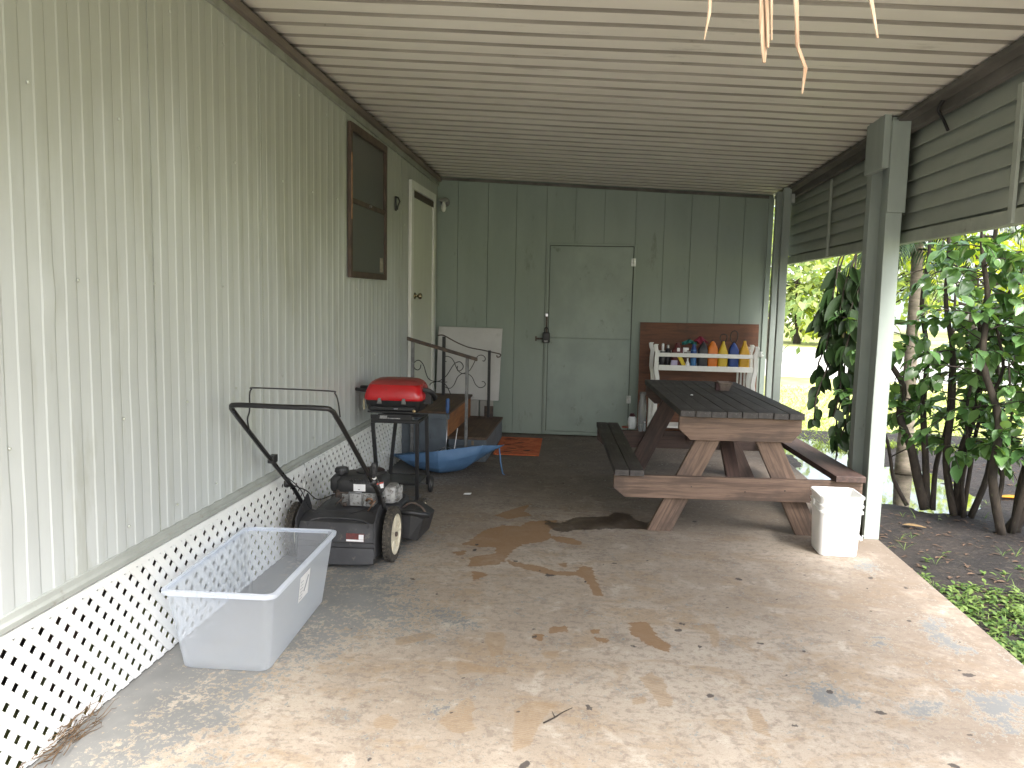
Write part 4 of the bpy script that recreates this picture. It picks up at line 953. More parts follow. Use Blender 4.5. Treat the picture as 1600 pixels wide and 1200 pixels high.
# ------------------------------------------------------------------ red gas grill on a folding stand
def build_grill():
    G=thing('gas_grill','portable gas grill with red lid on a black wheeled stand','grill',(.32,5.8,0))
    cx,cy=.302,5.80
    bm=NB()
    rbox(bm,cx,cy,[(.735,.212,.165,0,0),(.745,.216,.168,0,0),(.775,.212,.165,0,0),(.815,.200,.155,0,0),(.845,.186,.143,0,0)],.05,6)
    L=obj('lid',bm,m_red,G,smooth_=True,auto=60)
    bm=NB()
    rbox(bm,cx,cy,[(.8455,.1855,.1425,0,0),(.862,.172,.13,0,0),(.875,.150,.11,0,0),(.882,.11,.08,0,0),(.884,.05,.04,0,0)],.05,6)
    obj('lid_top',bm,m_redtop,L,smooth_=True,auto=60)
    bm=NB()
    for s in (-1,1):
        x=cx+s*.088-.005; rbox(bm,x,cy-.170,[(.712,.018,.008,0,0),(.735,.013,.009,0,0),(.752,.010,.006,0,.002)],.006,3)
    obj('lid_latch',bm,m_greysteel,L,bev=.002)
    bm=NB(); rbox(bm,cx,cy,[(.635,.150,.115,0,0),(.66,.190,.148,0,0),(.705,.200,.158,0,0),(.7345,.208,.163,0,0)],.04,5); obj('firebox',bm,m_black,G,smooth_=True,auto=50)
    bm=NB(); box(bm,cx-.165,cx+.165,cy-.178,cy-.150,.665,.692); box(bm,cx-.175,cx+.175,cy-.195,cy-.180,.648,.662); obj('front_rail',bm,m_black,G,bev=.004)
    bm=NB(); rbox(bm,cx+.03,cy-.1815,[(.676,.014,.002,0,0),(.683,.014,.002,0,0)],.001,2); obj('chrome_badge',bm,m_chrome,G)
    bm=NB(); lathe(bm,[(.010,0),(.012,-.016),(.004,-.018)],(cx+.165,cy-.182,.668),'y',12); obj('brass_fitting',bm,pm('brass',(.6,.45,.25),(.4,.3,.16),20,.3,metal=.8),G,smooth_=True)
    bm=NB(); box(bm,cx-.155,cx-.10,cy-.176,cy-.165,.60,.632); box(bm,cx-.10,cx+.145,cy-.178,cy-.167,.598,.640); Pn=obj('front_panel',bm,m_black,G,bev=.002)
    # raised white lettering, too worn to read: short strokes
    bm=NB(); rs=random.Random(4)
    for k in range(6): prism(bm,[(cx-.088+k*.009,cy-.1795,.606),(cx-.082+k*.009,cy-.1795,.606),(cx-.078+k*.009,cy-.1795,.631+rs.uniform(-.006,.004)),(cx-.084+k*.009,cy-.1795,.628)],(0,-.0012,0))
    for k in range(11): box(bm,cx-.030+k*.0085,cx-.030+k*.0085+.006,cy-.1805,cy-.1792,.606,.613)
    obj('worn_lettering',bm,pm('grey_print_white',(.45,.45,.45),(.3,.3,.3),60,.6),Pn)
    # side ring handles
    bm=NB()
    tube(bm,[(cx-.205,cy-.10,.795),(cx-.27,cy-.085,.797),(cx-.325,cy-.03,.798),(cx-.325,cy+.03,.798),(cx-.27,cy+.085,.797),(cx-.205,cy+.10,.795)],.013,8,smoothpath=5); obj('side_handle',bm,m_black,G,smooth_=True)
    bm=NB(); tube(bm,[(cx+.205,cy-.08,.81),(cx+.25,cy-.07,.80),(cx+.268,cy-.0,.765),(cx+.262,cy+.06,.735),(cx+.205,cy+.08,.72)],.018,8,smoothpath=5); box(bm,cx+.20,cx+.255,cy-.04,cy+.04,.70,.79); obj('side_handle',bm,m_blackplastic,G,smooth_=True,auto=40)
    bm=NB(); tube(bm,[(cx-.222,cy-.12,.735),(cx-.218,cy-.12,.66)],.006,6); obj('lid_stay',bm,pm('yellowed_plastic',(.5,.45,.30),None,20,.6),G)
    # stand
    St=obj('stand_frame',(lambda bm:(box(bm,cx-.155,cx+.195,cy-.170,cy-.145,.572,.597),box(bm,cx-.155,cx+.195,cy+.145,cy+.17,.572,.597),box(bm,cx-.155,cx-.135,cy-.145,cy+.145,.574,.595),box(bm,cx+.175,cx+.195,cy-.145,cy+.145,.574,.595),bm)[-1])(NB()),m_black,G,bev=.003)
    def leg(a,b):
        bm=NB(); a=Vector(a);b=Vector(b); w=.0125
        loft(bm,[[(p.x-w,p.y-w,p.z),(p.x+w,p.y-w,p.z),(p.x+w,p.y+w,p.z),(p.x-w,p.y+w,p.z)] for p in (a,b)]); return obj('leg',bm,m_black,G,bev=.002)
    leg((cx-.145,cy-.155,.571),(cx-.105,cy-.135,.0)); leg((cx-.05,cy+.155,.571),(cx-.105,cy+.165,.06))
    leg((cx+.180,cy-.158,.571),(cx+.182,cy-.145,.0)); leg((cx+.182,cy+.155,.571),(cx+.196,cy+.165,.06))
    bm=NB(); box(bm,cx-.118,cx+.19,cy-.143,cy-.128,.118,.134); box(bm,cx-.118,cx+.19,cy+.155,cy+.17,.118,.134); box(bm,cx-.115,cx+.188,cy-.127,cy+.154,.122,.130); obj('lower_shelf',bm,m_black,G,bev=.002)
    bm=NB(); lathe(bm,[(.022,.0),(.026,.004),(.026,.010),(.018,.014)],(cx+.182,cy-.145,0),'z',14); obj('foot_pad',bm,m_blackplastic,G,smooth_=True,auto=40)
    for x in (cx-.125,cx+.218):
        bm=NB(); lathe(bm,[(.03,-.011),(.058,-.011),(.062,-.006),(.062,.006),(.058,.011),(.03,.011),(.028,.004),(.001,.004)],(x,cy+.165,.062),'x',28,cap=False); w_=obj('wheel',bm,m_blackplastic,G,smooth_=True,auto=40)
        bm=NB(); lathe(bm,[(.030,-.004),(.030,.006),(.008,.009)],(x,cy+.165,.062),'x',20); obj('hub',bm,m_greysteel,w_,smooth_=True,auto=40)
    bm=NB(); tube(bm,[(cx-.13,cy+.165,.062),(cx+.222,cy+.165,.062)],.005,8); obj('axle',bm,m_chrome,G)
build_grill()

# ------------------------------------------------------------------ upside down blue umbrella
def build_umbrella():
    U=thing('umbrella','open blue umbrella lying upside down in front of the steps','umbrella',(.49,6.72,0))
    Rr=.5; N=8; th=R(-6)
    rimz=[.235,.275,.235,.15,.10,.09,.12,.165]
    def rz_(a):
        t=((a+math.pi/2)/(2*math.pi)*8)%8; i=int(t)%8; f=t-int(t); return rimz[i]*(1-f)+rimz[(i+1)%8]*f
    def P(r,a,z=None):
        q=r/Rr; zz=rz_(a)*(.06*q+.94*q**(1.25+3.9*max(0.,math.cos(a+math.pi/2))**2.5)) if z is None else z
        x=r*math.cos(a)*1.0; y=r*math.sin(a)*.76
        return Vector((.49+x,6.74+y,zz))
    bm=NB(); K=9; J=8; rings=[]
    for k in range(K+1):
        q=k/K; ring=[]
        for s in range(N):
            a0=-math.pi/2+2*math.pi*s/N; a1=a0+2*math.pi/N
            for j in range(J):
                t=j/J
                p0=P(Rr*q,a0);p1=P(Rr*q,a1); p=p0.lerp(p1,t)
                sag=4*t*(1-t)
                p.z+= -.006*sag*q*q*(1 if q<1 else .4); 
                if k==K: 
                    c=Vector((.49,6.74,p.z)); p=p+(c-p)*.05*sag; p.z-=.0
                ring.append(p)
        rings.append(ring)
    zmin=min(p.z for r_ in rings for p in r_)
    for r_ in rings:
        for p in r_: p.z-=zmin-.004
    vs=[[bm.verts.new(p) for p in r_] for r_ in rings[1:]]
    c=bm.verts.new(P(0,0)-Vector((0,0,zmin-.004)))
    n=N*J
    for a,b in zip(vs,vs[1:]):
        for i in range(n): bm.faces.new((a[i],a[(i+1)%n],b[(i+1)%n],b[i]))
    for i in range(n): bm.faces.new((vs[0][i],vs[0][(i+1)%n],c))
    obj('canopy',bm,m_bluecloth,U,smooth_=True,auto=14,solid=.0012)
    off=Vector((0,0,-(zmin-.004)))
    for s in range(N):
        a=-math.pi/2+2*math.pi*s/N
        bm=NB(); tube(bm,[P(Rr*q,a)+off+Vector((0,0,.004)) for q in (.04,.25,.5,.75,1.0)],.0022,5); rb=obj('rib',bm,m_chrome,U,smooth_=True)
        bm=NB(); tube(bm,[P(Rr*.5,a)+off+Vector((0,0,.006)),P(.012,a,.20)+off],.0018,5); obj('strut',bm,m_chrome,rb)
    ax=Vector((0,-math.sin(th),math.cos(th)))
    b0=P(0,0)+off; 
    bm=NB(); tube(bm,[b0-ax*.0,b0+ax*.50],.0052,8); obj('shaft',bm,m_chrome,U,smooth_=True)
    bm=NB(); tube(bm,[b0+ax*.485,b0+ax*.50,b0+ax*.53,b0+ax*.60,b0+ax*.612],[.009,.014,.016,.017,.011],12); obj('handle',bm,m_bluehandle,U,smooth_=True,auto=50)
    bm=NB(); pr=P(Rr,0)+off
    w=.012; pts=[pr+Vector((-.04,-.02,-.02)),pr+Vector((-.030,-.03,-.08)),pr+Vector((-.022,-.05,-.14)),pr+Vector((.0,-.07,-.20))]
    pts[-1].z=.008; pts=[p if p.z>.008 else Vector((p.x,p.y,.008)) for p in pts]+[Vector((pts[-1].x+.02,pts[-1].y-.03,.006))]
    a=[];b=[]
    for p in pts: a.append(bm.verts.new(p+Vector((-w/2,0,0)))); b.append(bm.verts.new(p+Vector((w/2,.002,0))))
    for i in range(len(pts)-1): bm.faces.new((a[i],b[i],b[i+1],a[i+1]))
    obj('tie_strap',bm,m_bluecloth,U,smooth_=True,solid=.001)
build_umbrella()

# ------------------------------------------------------------------ wooden steps with railings
def build_steps():
    S=thing('wooden_steps','grey painted wooden steps with brown treads leading to the cream door','steps',(.38,7.78,0))
    Y0,Y1=7.12,8.42
    plank('upper_tread',(.232,Y0-.02,.443),(.232,Y1+.01,.443),(1,0,0),.452,.022,m_tread,S,world=True)
    plank('lower_tread',(.598,Y0+.02,.213),(.598,Y1+.01,.213),(1,0,0),.372,.024,m_tread,S,world=True)
    plank('riser',(.432,Y0+.012,.327),(.432,Y1,.327),(0,0,1),.203,.018,m_riser,S,world=True)
    def grey(name,x0,x1,y0,y1,z0,z1): 
        bm=NB(); box(bm,x0,x1,y0,y1,z0,z1); return obj(name,bm,m_greystep,S,bev=.003)
    grey('side_panel',.015,.421,Y0-.003,Y0+.016,.0,.4305)
    grey('upper_edge_board',.015,.452,Y0-.024,Y0-.0035,.385,.4315)
    grey('side_panel',.4415,.765,Y0+.030,Y0+.048,.0,.140)
    grey('lower_edge_board',.4415,.785,Y0+.012,Y0+.0295,.145,.2005)
    grey('front_board',.760,.778,Y0+.0485,Y1,.0,.200)
    grey('side_panel',.015,.759,Y1-.02,Y1,.0,.200); grey('back_panel',.015,.42,Y1-.02,Y1,.2005,.4315)
    grey('corner_post',.095,.16,Y0-.030,Y0-.004,.0,.384)
    bm=NB(); box(bm,.650,.672,Y0+.006,Y0+.0115,.155,.195); box(bm,.705,.735,Y0+.006,Y0+.0295,.03,.14); obj('raw_block',bm,pm('raw_wood_end',(.25,.19,.13),(.15,.11,.08),20,.8),S)
    # near railing, plane y=7.075
    y=7.065
    bm=NB(); prism(bm,[(.072,y-.019,1.085),(.700,y-.019,.918),(.700,y-.019,.946),(.072,y-.019,1.117)],(0,.038,0)); Rn=obj('handrail',bm,m_rust,S,bev=.003)
    for q in ((.108,.136,1.075),(.598,.624,.945)):
        bm=NB(); box(bm,q[0],q[1],y-.014,y+.014,.0,q[2]); obj('rail_post',bm,m_greysteel,Rn,bev=.002)
    for pl in SCROLL_NEAR:
        bm=NB(); tube(bm,[(a,y,b) for a,b in pl],.0042,6,smoothpath=4); obj('scroll',bm,m_black,Rn,smooth_=True)
    y=8.30
    bm=NB(); tube(bm,[(a,y,b) for a,b in SCROLL_FAR[2]],.0065,6,smoothpath=4); Rf=obj('handrail',bm,m_rust,S,smooth_=True)
    for q in ((.153,.185,.456,1.06),(.632,.660,.228,.93)):
        bm=NB(); box(bm,q[0],q[1],y-.014,y+.014,q[2],q[3]); obj('rail_post',bm,m_black,Rf,bev=.002)
    for pl in SCROLL_FAR[:2]:
        bm=NB(); tube(bm,[(a,y,b) for a,b in pl],.0042,6,smoothpath=4); obj('scroll',bm,m_black,Rf,smooth_=True)
    bm=NB(); box(bm,.60,.695,y-.03,y+.03,.2265,.236); box(bm,.600,.694,y+.012,y+.022,.236,.35); obj('post_foot',bm,m_rust,Rf,bev=.002)
build_steps()
bm=NB(); tube(bm,[(.50,7.00,.005),(.53,7.09,.31)],.0045,6); tag(obj('white_rod',bm,m_paper,None,loc=(.50,7.0,0),smooth_=True),'thin white rod leaning on the grey side of the steps','rod')

# ------------------------------------------------------------------ things along the back wall
B=thing('folding_table','pale grey table top leaning folded against the back wall behind the railing','folded table',(.39,8.6,0))
bm=NB(); prism(bm,[(.035,8.56,.385),(.718,8.56,.375),(.735,8.66,1.145),(.042,8.66,1.150)],(0,.022,0)); obj('table_top',bm,m_board,B,bev=.004)
for x0,x1 in ((.30,.50),(.515,.585),(.597,.655)):
    bm=NB(); prism(bm,[(x0,8.585,.0),(x1,8.585,.0),(x1,8.600,.50),(x0,8.600,.50)],(0,.02,0)); obj('leg_panel',bm,pm('grey_white_panel',(.40,.395,.37),(.34,.33,.31),4,.6,.1),B,bev=.002)
bm=NB(); prism(bm,[(-.61,-.005,.0),(.61,-.005,.0),(.61,.062,1.252),(-.61,.062,1.245)],(0,.014,0)); bm.transform(Matrix.Translation((2.805,8.625,.002)))
tag(obj('plywood_board',bm,m_ply,None,loc=(2.805,8.63,0)),'large reddish plywood board leaning on the back wall behind the white rack','plywood board')
bm=NB()
for v in box(bm,.805,1.235,7.50,8.43,.004,.013): v.co.x-=.03*(v.co.y-7.5)*1.0
mt=obj('doormat',bm,m_orangemat,None,loc=(1.02,7.96,0)); tag(mt,'worn orange doormat with dark marks on the floor near the back wall','doormat')
bm=NB(); rs=random.Random(8)
for k in range(16):
    x=rs.uniform(.86,1.14);y=rs.uniform(7.6,8.32);a=rs.uniform(-.5,.5);l=rs.uniform(.03,.09);w=rs.uniform(.006,.018)
    pts=[(x+math.cos(a)*l*math.cos(t)-math.sin(a)*w*math.sin(t)-.03*(y-7.5),y+math.sin(a)*l*math.cos(t)+math.cos(a)*w*math.sin(t)) for t in [2*math.pi*i/10 for i in range(10)]]
    bm.faces.new([bm.verts.new((p[0],p[1],.0145)) for p in pts])
obj('mat_print',bm,m_matdark,mt)
def build_rack():
    K=thing('white_rack','white wooden rack with curvy end posts holding bottles by the back wall','rack',(2.83,8.42,0))
    def curvy(x,y,t=.03):
        prof=[(0,.052),(.25,.050),(.50,.046),(.66,.040),(.72,.052),(.78,.060),(.86,.050),(.93,.042),(.99,.040),(1.02,.050),(1.045,.046),(1.06,.020)]
        bm=NB(); pl=[(x,y-w/2,z) for z,w in prof]+[(x,y+w/2,z) for z,w in prof[::-1]]
        prism(bm,pl,(t,0,0)); return obj('end_post',bm,m_white,K,bev=.004)
    def curvx(x,y,s):
        prof=[(0,.0),(.30,.0),(.55,-.002),(.66,-.016),(.72,-.012),(.80,.004),(.90,.002),(.96,-.004),(1.0,.010),(1.035,.014),(1.045,.004)]
        bm=NB(); pl=[(x+s*o,y,z) for z,o in prof]+[(x+s*(o)-s*.042,y,z) for z,o in prof[::-1]]
        prism(bm,pl,(0,.022,0)); return obj('end_post',bm,m_white,K,bev=.004)
    curvx(3.335,8.235,1); curvx(2.325,8.235,-1); curvx(3.345,8.56,1); curvx(2.300,8.56,-1)
    for y in (8.238,8.563):
        bm=NB(); box(bm,2.366,3.294,y,y+.018,.922,.962); obj('upper_rail',bm,m_white,K,bev=.003)
        bm=NB(); box(bm,2.366,3.294,y,y+.018,.785,.838); obj('lower_rail',bm,m_white,K,bev=.003)
    bm=NB(); box(bm,2.345,3.315,8.258,8.560,.795,.808); obj('tray',bm,m_white,K)
    bm=NB(); box(bm,2.345,3.315,8.258,8.560,.20,.215); obj('lower_shelf',bm,m_white,K)
    for x in (3.20,3.235,3.27):
        bm=NB(); box(bm,x-.009,x+.009,8.55,8.562,.216,.785); obj('slat',bm,m_white,K)
    for y in (8.30,8.37,8.44,8.51):
        for x in (2.318,3.315):
            bm=NB(); box(bm,x,x+.014,y,y+.02,.22,.79); obj('slat',bm,m_white,K)
    bm=NB(); lathe(bm,[(.028,0),(.034,.02),(.018,.04),(.026,.055)],(3.36,8.27,.94),'z',12); bm.transform(Matrix.Identity(4)); obj('white_knob',bm,m_white,K,smooth_=True)
build_rack()
def bottle(name,label,cat,x,y,prof,mat,z0=.8095,group=None,n=18,sq=None,cap=None,capmat=None):
    t=thing(name,label,cat,(x,y,z0),0,group)
    bm=NB()
    if sq: rbox(bm,x,y,[(z0+h,w,w*sq,0,0) for w,h in prof],.02,4)
    else: lathe(bm,[(w,z0+h) for w,h in prof],(x,y,0),'z',n)
    obj('body',bm,mat,t,smooth_=True,auto=35)
    if cap:
        bm=NB(); lathe(bm,[(w,z0+h) for w,h in cap],(x,y,0),'z',14); obj('cap',bm,capmat or m_black,t,smooth_=True,auto=35)
    return t
y=8.33
def rowx(u): return 2.398+(u-1032)*.00627
c_or=plain('orange_plastic',(.62,.17,.012)); c_ye=plain('yellow_plastic',(.60,.42,.02)); c_bl=plain('blue_plastic',(.012,.05,.22)); c_dk=plain('charcoal_plastic',(.022,.023,.027)); c_y2=plain('golden_plastic',(.62,.35,.015)); c_dr=plain('maroon_plastic',(.10,.015,.015)); c_lb=plain('light_blue_plastic',(.06,.19,.42)); c_br=plain('dark_amber_plastic',(.06,.022,.015))
bottle('jar','dark jar with a pale cap at the left end of the white rack','jar',rowx(1034),y,[(.030,0),(.034,.01),(.034,.13),(.022,.16)],c_dk,cap=[(.012,.16),(.012,.235),(.008,.24)],capmat=m_paper)
bottle('bottle','narrow dark bottle with silver top beside the maroon jug','bottle',rowx(1043),y+.05,[(.028,0),(.030,.01),(.030,.16),(.014,.19)],c_dk,cap=[(.014,.19),(.014,.22),(.006,.225)],capmat=m_chrome)
t=bottle('jug','squat maroon jug with small white label on the white rack','jug',rowx(1057),y,[(.050,0),(.054,.01),(.056,.15),(.052,.18),(.030,.205),(.022,.23)],c_dr,sq=.7,cap=[(.022,.23),(.022,.25),(.01,.252)],capmat=c_dr)
bm=NB(); box(bm,rowx(1056),rowx(1060.5),y-.042,y-.0405,.975,1.01); obj('label',bm,m_paper,t)
bm=NB(); box(bm,rowx(1047),rowx(1057),8.263,8.285,.8095,.885); o=obj('small_box',bm,plain('lilac_card',(.40,.36,.52)),None,loc=(rowx(1052),8.275,.8095),bev=.002); tag(o,'small lilac and white packet low on the rack in front of the maroon jug','packet')
bm=NB(); prism(bm,[(rowx(1056),8.268,.925),(rowx(1063),8.268,.932),(rowx(1072),8.268,.825),(rowx(1066.5),8.268,.812)],(0,.03,0)); o=obj('squeeze_tube',bm,plain('lemon_plastic',(.62,.47,.01)),None,loc=(rowx(1064),8.28,.81),bev=.006); tag(o,'tilted yellow tube low behind the rails of the white rack','tube')
bottle('spray_bottle','amber spray bottle with white trigger head between maroon jug and blue bottle','spray bottle',rowx(1070.5),y+.01,[(.026,0),(.029,.01),(.029,.12),(.014,.155)],c_br)
t=bpy.data.objects[[o.name for o in bpy.data.objects if o.name.startswith('spray_bottle')][0]]
bm=NB(); x=rowx(1070.5); box(bm,x-.026,x+.030,y,y+.02,.985,1.012); box(bm,x-.014,x+.014,y-.002,y+.022,.965,.985); box(bm,x-.026,x-.018,y+.004,y+.016,.955,.985); obj('trigger_head',bm,m_paper,t,bev=.003)
bm=NB(); lathe(bm,[(.018,.8095),(.020,.815),(.018,.86),(.008,.885),(.008,.91)],(rowx(1073),8.275,0),'z',12); o=obj('dropper_bottle',bm,m_paper,None,loc=(rowx(1073),8.275,.8095),smooth_=True,auto=35); tag(o,'tiny white bottle low in front of the spray bottle','bottle')
bottle('bottle','slim blue bottle with light blue base beneath the teal cloth','bottle',rowx(1083),y,[(.028,0),(.031,.01),(.031,.12),(.031,.1201),(.030,.18),(.016,.21),(.014,.225)],c_lb,cap=[(.0318,.10),(.0318,.165),(.026,.195),(.016,.225),(.014,.24)],capmat=c_bl)
def cloth(name,label,x,yy,z,rx,rz_,mat,seed):
    bm=NB(); ring=[]; N=20
    c=bm.verts.new((x,yy,z+rz_*.5))
    prev=None; rows=[]
    for k in range(1,5):
        q=k/4; row=[]
        for i in range(N):
            a=2*math.pi*i/N; r_=1+.35*mnoise.noise(Vector((math.cos(a)*1.5+seed,math.sin(a)*1.5,k*.2)))
            row.append(bm.verts.new((x+rx*q*r_*math.cos(a),yy+.05*q*r_*math.sin(a)+.012*math.sin(5*a+seed),z+rz_*(.5-q*.9)+.018*math.sin(4*a+seed)*q+ .02*mnoise.noise(Vector((a*2,k,seed))))))
        rows.append(row)
    for i in range(N): bm.faces.new((c,rows[0][i],rows[0][(i+1)%N]))
    for a_,b_ in zip(rows,rows[1:]):
        for i in range(N): bm.faces.new((a_[i],a_[(i+1)%N],b_[(i+1)%N],b_[i]))
    o=obj(name,bm,mat,None,loc=(x,yy,z),smooth_=True,solid=.002); tag(o,label,'cloth')
cloth('cloth','crumpled teal cloth lying over the bottles on the white rack',rowx(1077),y+.06,1.07,.075,.055,plain('teal_cloth',(.035,.19,.17),.9),1.3)
cloth('cloth','crumpled crimson cloth lying over the bottles on the white rack',rowx(1093),y+.05,1.095,.075,.070,plain('crimson_cloth',(.24,.025,.055),.9),4.1)
def pouch(label,u,w,mat,h,shape,loop=None):
    x=rowx(u); t=thing('squeeze_bottle',label,'bottle',(x,y,.8095))
    bm=NB()
    if shape=='point': s=[(w*.93,.0,.040),(w*.97,.008,.042),(w*.97,.175,.042),(w*.88,.20,.036),(w*.55,.235,.024),(w*.20,.258,.012)]
    else: s=[(w*.93,.0,.036),(w*.95,.10,.038),(w*.95,.150,.036),(w*.66,.195,.028),(w*.34,.235,.014),(w*.24,.262,.008)]
    rbox(bm,x,y,[(.8095+z*h/.26,a,b,0,0) for a,z,b in s],.02,4)
    b_=obj('body',bm,mat,t,smooth_=True,auto=50)
    bm=NB(); lathe(bm,[(.006,0),(.008,.003),(.007,.010),(.004,.013)],(x,y,.8095+h),'z',12); obj('cap',bm,m_black,t,smooth_=True)
    if loop:
        bm=NB(); r0,hz=loop; tube(bm,[(x-.01,y,.80+h),(x-r0,y-.01,.80+h+hz*.35),(x-r0*.9,y-.012,.80+h+hz*.8),(x,y-.012,.80+h+hz),(x+r0*.9,y-.012,.80+h+hz*.8),(x+r0*.8,y-.01,.80+h+hz*.35),(x+.012,y,.80+h)],.0045,6,smoothpath=5); obj('loop_handle',bm,m_black,t,smooth_=True)
    return t
pouch('charcoal pouch shaped bottle left of the orange one on the rack',1097.5,.051,c_dk,.262,'point')
pouch('bright orange pointed bottle in the middle of the white rack',1112.5,.051,c_or,.278,'point')
pouch('lemon yellow pointed bottle between the orange and blue bottles',1129,.051,c_ye,.275,'slim',(.034,.085))
pouch('royal blue bottle with a tall black loop between two yellow bottles',1145.5,.051,c_bl,.265,'point',(.036,.13))
pouch('golden yellow pointed bottle at the right end of the white rack',1162.5,.053,c_y2,.285,'slim')
bottle('small_bottle','small beige bottle with round cap behind the golden bottle','bottle',rowx(1171),y+.07,[(.024,0),(.026,.01),(.026,.17),(.012,.19)],plain('beige_plastic',(.42,.33,.25)),cap=[(.018,.19),(.022,.205),(.016,.225)],capmat=plain('beige_cap',(.5,.4,.33)))
# items standing on the far end of the left bench
zb=.4165
t=bottle('tall_bottle','tall cloudy glass bottle standing on the far end of the left bench','bottle',2.135,6.76,[(.034,0),(.036,.01),(.036,.20),(.030,.235),(.024,.25),(.024,.285)],m_jar,z0=zb,cap=[(.026,.285),(.026,.31),(.02,.312)],capmat=m_greysteel)
bottle('white_jug','small white rounded jug standing on the left bench','jug',2.055,6.78,[(.026,0),(.034,.01),(.038,.05),(.034,.085),(.020,.105)],plain('cloudy_white_plastic',(.60,.64,.66)),z0=zb,cap=[(.024,.102),(.026,.11),(.014,.128)],capmat=plain('plum_cap',(.06,.02,.03)))
bottle('glass_vial','little clear glass vial right of the tall bottle on the bench','vial',2.150,6.66,[(.010,0),(.012,.005),(.012,.06),(.007,.07)],m_jar,z0=zb,cap=[(.008,.07),(.008,.08)],capmat=m_chrome)
bottle('short_jar','short clear jar in front of the tall bottle on the bench','jar',2.118,6.65,[(.016,0),(.017,.005),(.015,.04),(.013,.05)],m_jar,z0=zb,cap=[(.014,.05),(.014,.058)],capmat=m_greysteel)
bm=NB(); tube(bm,[(2.0+.022*math.cos(a),6.78+.022*math.sin(a),zb+.010) for a in [2*math.pi*i/14 for i in range(15)]],.008,6); tag(obj('rubber_ring',bm,pm('brick_red_rubber',(.22,.06,.04),None,20,.7),None,loc=(2.0,6.78,zb),smooth_=True),'small brick red ring lying on the far end of the left bench','ring')
# pot on the table
t=thing('clay_pot','small square clay pot on the far end of the picnic table top','pot',(2.735,6.40,.80))
bm=NB(); z0=.8035
loft(bm,[[(2.735+x,6.40+y_,z0+h) for x,y_ in rrect(a,a,.008,3)] for a,h in ((.034,0),(.047,.050),(.053,.051),(.055,.066),(.047,.066),(.044,.05),(.034,.012))]); obj('pot_body',bm,m_terracotta,t,bev=.002)
bm=NB(); box(bm,2.665,2.700,6.36,6.43,.805,.862); obj('pot_side_block',bm,pm('dark_maroon_wood',(.06,.03,.03),None,20,.8),t,bev=.003)
bm=NB(); lathe(bm,[(.010,0),(.011,.003),(.007,.007)],(2.44,5.98,.8035),'z',8); tag(obj('pebble',bm,m_paper,None,loc=(2.44,5.98,.8035),smooth_=True),'tiny white pebble on the dark picnic table top','pebble')
# ---- litter on the slab
bm=NB(); prism(bm,[(.78,5.92,.004),(.83,5.93,.004),(.835,5.96,.006),(.785,5.955,.004)],(0,0,.004)); tag(obj('paper_scrap',bm,m_paper,None,loc=(.80,5.94,0)),'scrap of white paper on the floor right of the umbrella','paper scrap')
bm=NB(); tube(bm,[(1.592,2.72,.004),(1.63,2.76,.006),(1.655,2.80,.005),(1.69,2.835,.007)],[.003,.0028,.002,.001],5,smoothpath=3); tube(bm,[(1.63,2.76,.006),(1.618,2.80,.006)],[.002,.001],5); tag(obj('twig',bm,m_bark,None,loc=(1.64,2.78,0),smooth_=True),'thin dark twig lying on the near part of the slab','twig')
bm=NB(); rs=random.Random(12)
for k in range(70):
    yy=rs.uniform(2.17,2.50); x=rs.uniform(.005,.07)*(1 if yy>2.3 else 1.3); a=rs.uniform(1.1,1.9)*rs.choice((1,1,1,-1)); l=rs.uniform(.05,.16); z=rs.uniform(.003,.045)
    p=[Vector((x,yy,z))]
    for s in range(4):
        a+=rs.uniform(-.5,.5); p.append(p[-1]+Vector((math.cos(a)*l/4*.5,math.sin(a)*l/4,rs.uniform(-.012,.014)))); p[-1].z=max(p[-1].z,.002); p[-1].x=max(p[-1].x,.004)
    tube(bm,p,[.0018,.0016,.0013,.001,.0006],4)
tag(obj('dry_grass_clump',bm,pm('dry_brown_roots',(.16,.10,.05),(.09,.055,.03),30,.9),None,loc=(.04,2.33,0)),'tangle of dry brown grass roots at the foot of the near lattice','dry grass')
# dead palm frond hanging over the front edge of the roof
Fd=thing('dead_palm_frond','dry straw coloured palm frond tips hanging over the roof edge at the top','palm frond',(1.95,.70,2.90))
bm=NB(); tube(bm,[(1.6,.72,2.80),(1.80,.72,2.77),(1.95,.72,2.765),(2.15,.72,2.79)],[.012,.011,.008,.004],8,smoothpath=3); obj('rachis',bm,m_straw,Fd,smooth_=True)
FR=[([(1.813, 2.76), (1.825, 2.2), (1.833, 1.828), (1.833, 1.781), (1.829, 1.755)], 0.003), ([(1.864, 2.76), (1.876, 2.2), (1.884, 1.828), (1.887, 1.768), (1.888, 1.733)], 0.011), ([(1.861, 2.76), (1.873, 2.2), (1.881, 1.828), (1.886, 1.741)], 0.008), ([(1.87, 2.76), (1.882, 2.2), (1.89, 1.827), (1.894, 1.754)], 0.004), ([(1.866, 2.76), (1.878, 2.2), (1.886, 1.827), (1.891, 1.747)], 0.008), ([(1.893, 2.76), (1.905, 2.2), (1.913, 1.827), (1.919, 1.749), (1.928, 1.728), (1.926, 1.703)], 0.004), ([(1.891, 2.76), (1.903, 2.2), (1.911, 1.827), (1.92, 1.743)], 0.006), ([(1.958, 2.76), (1.97, 2.2), (1.978, 1.826), (1.994, 1.755)], 0.0075)]
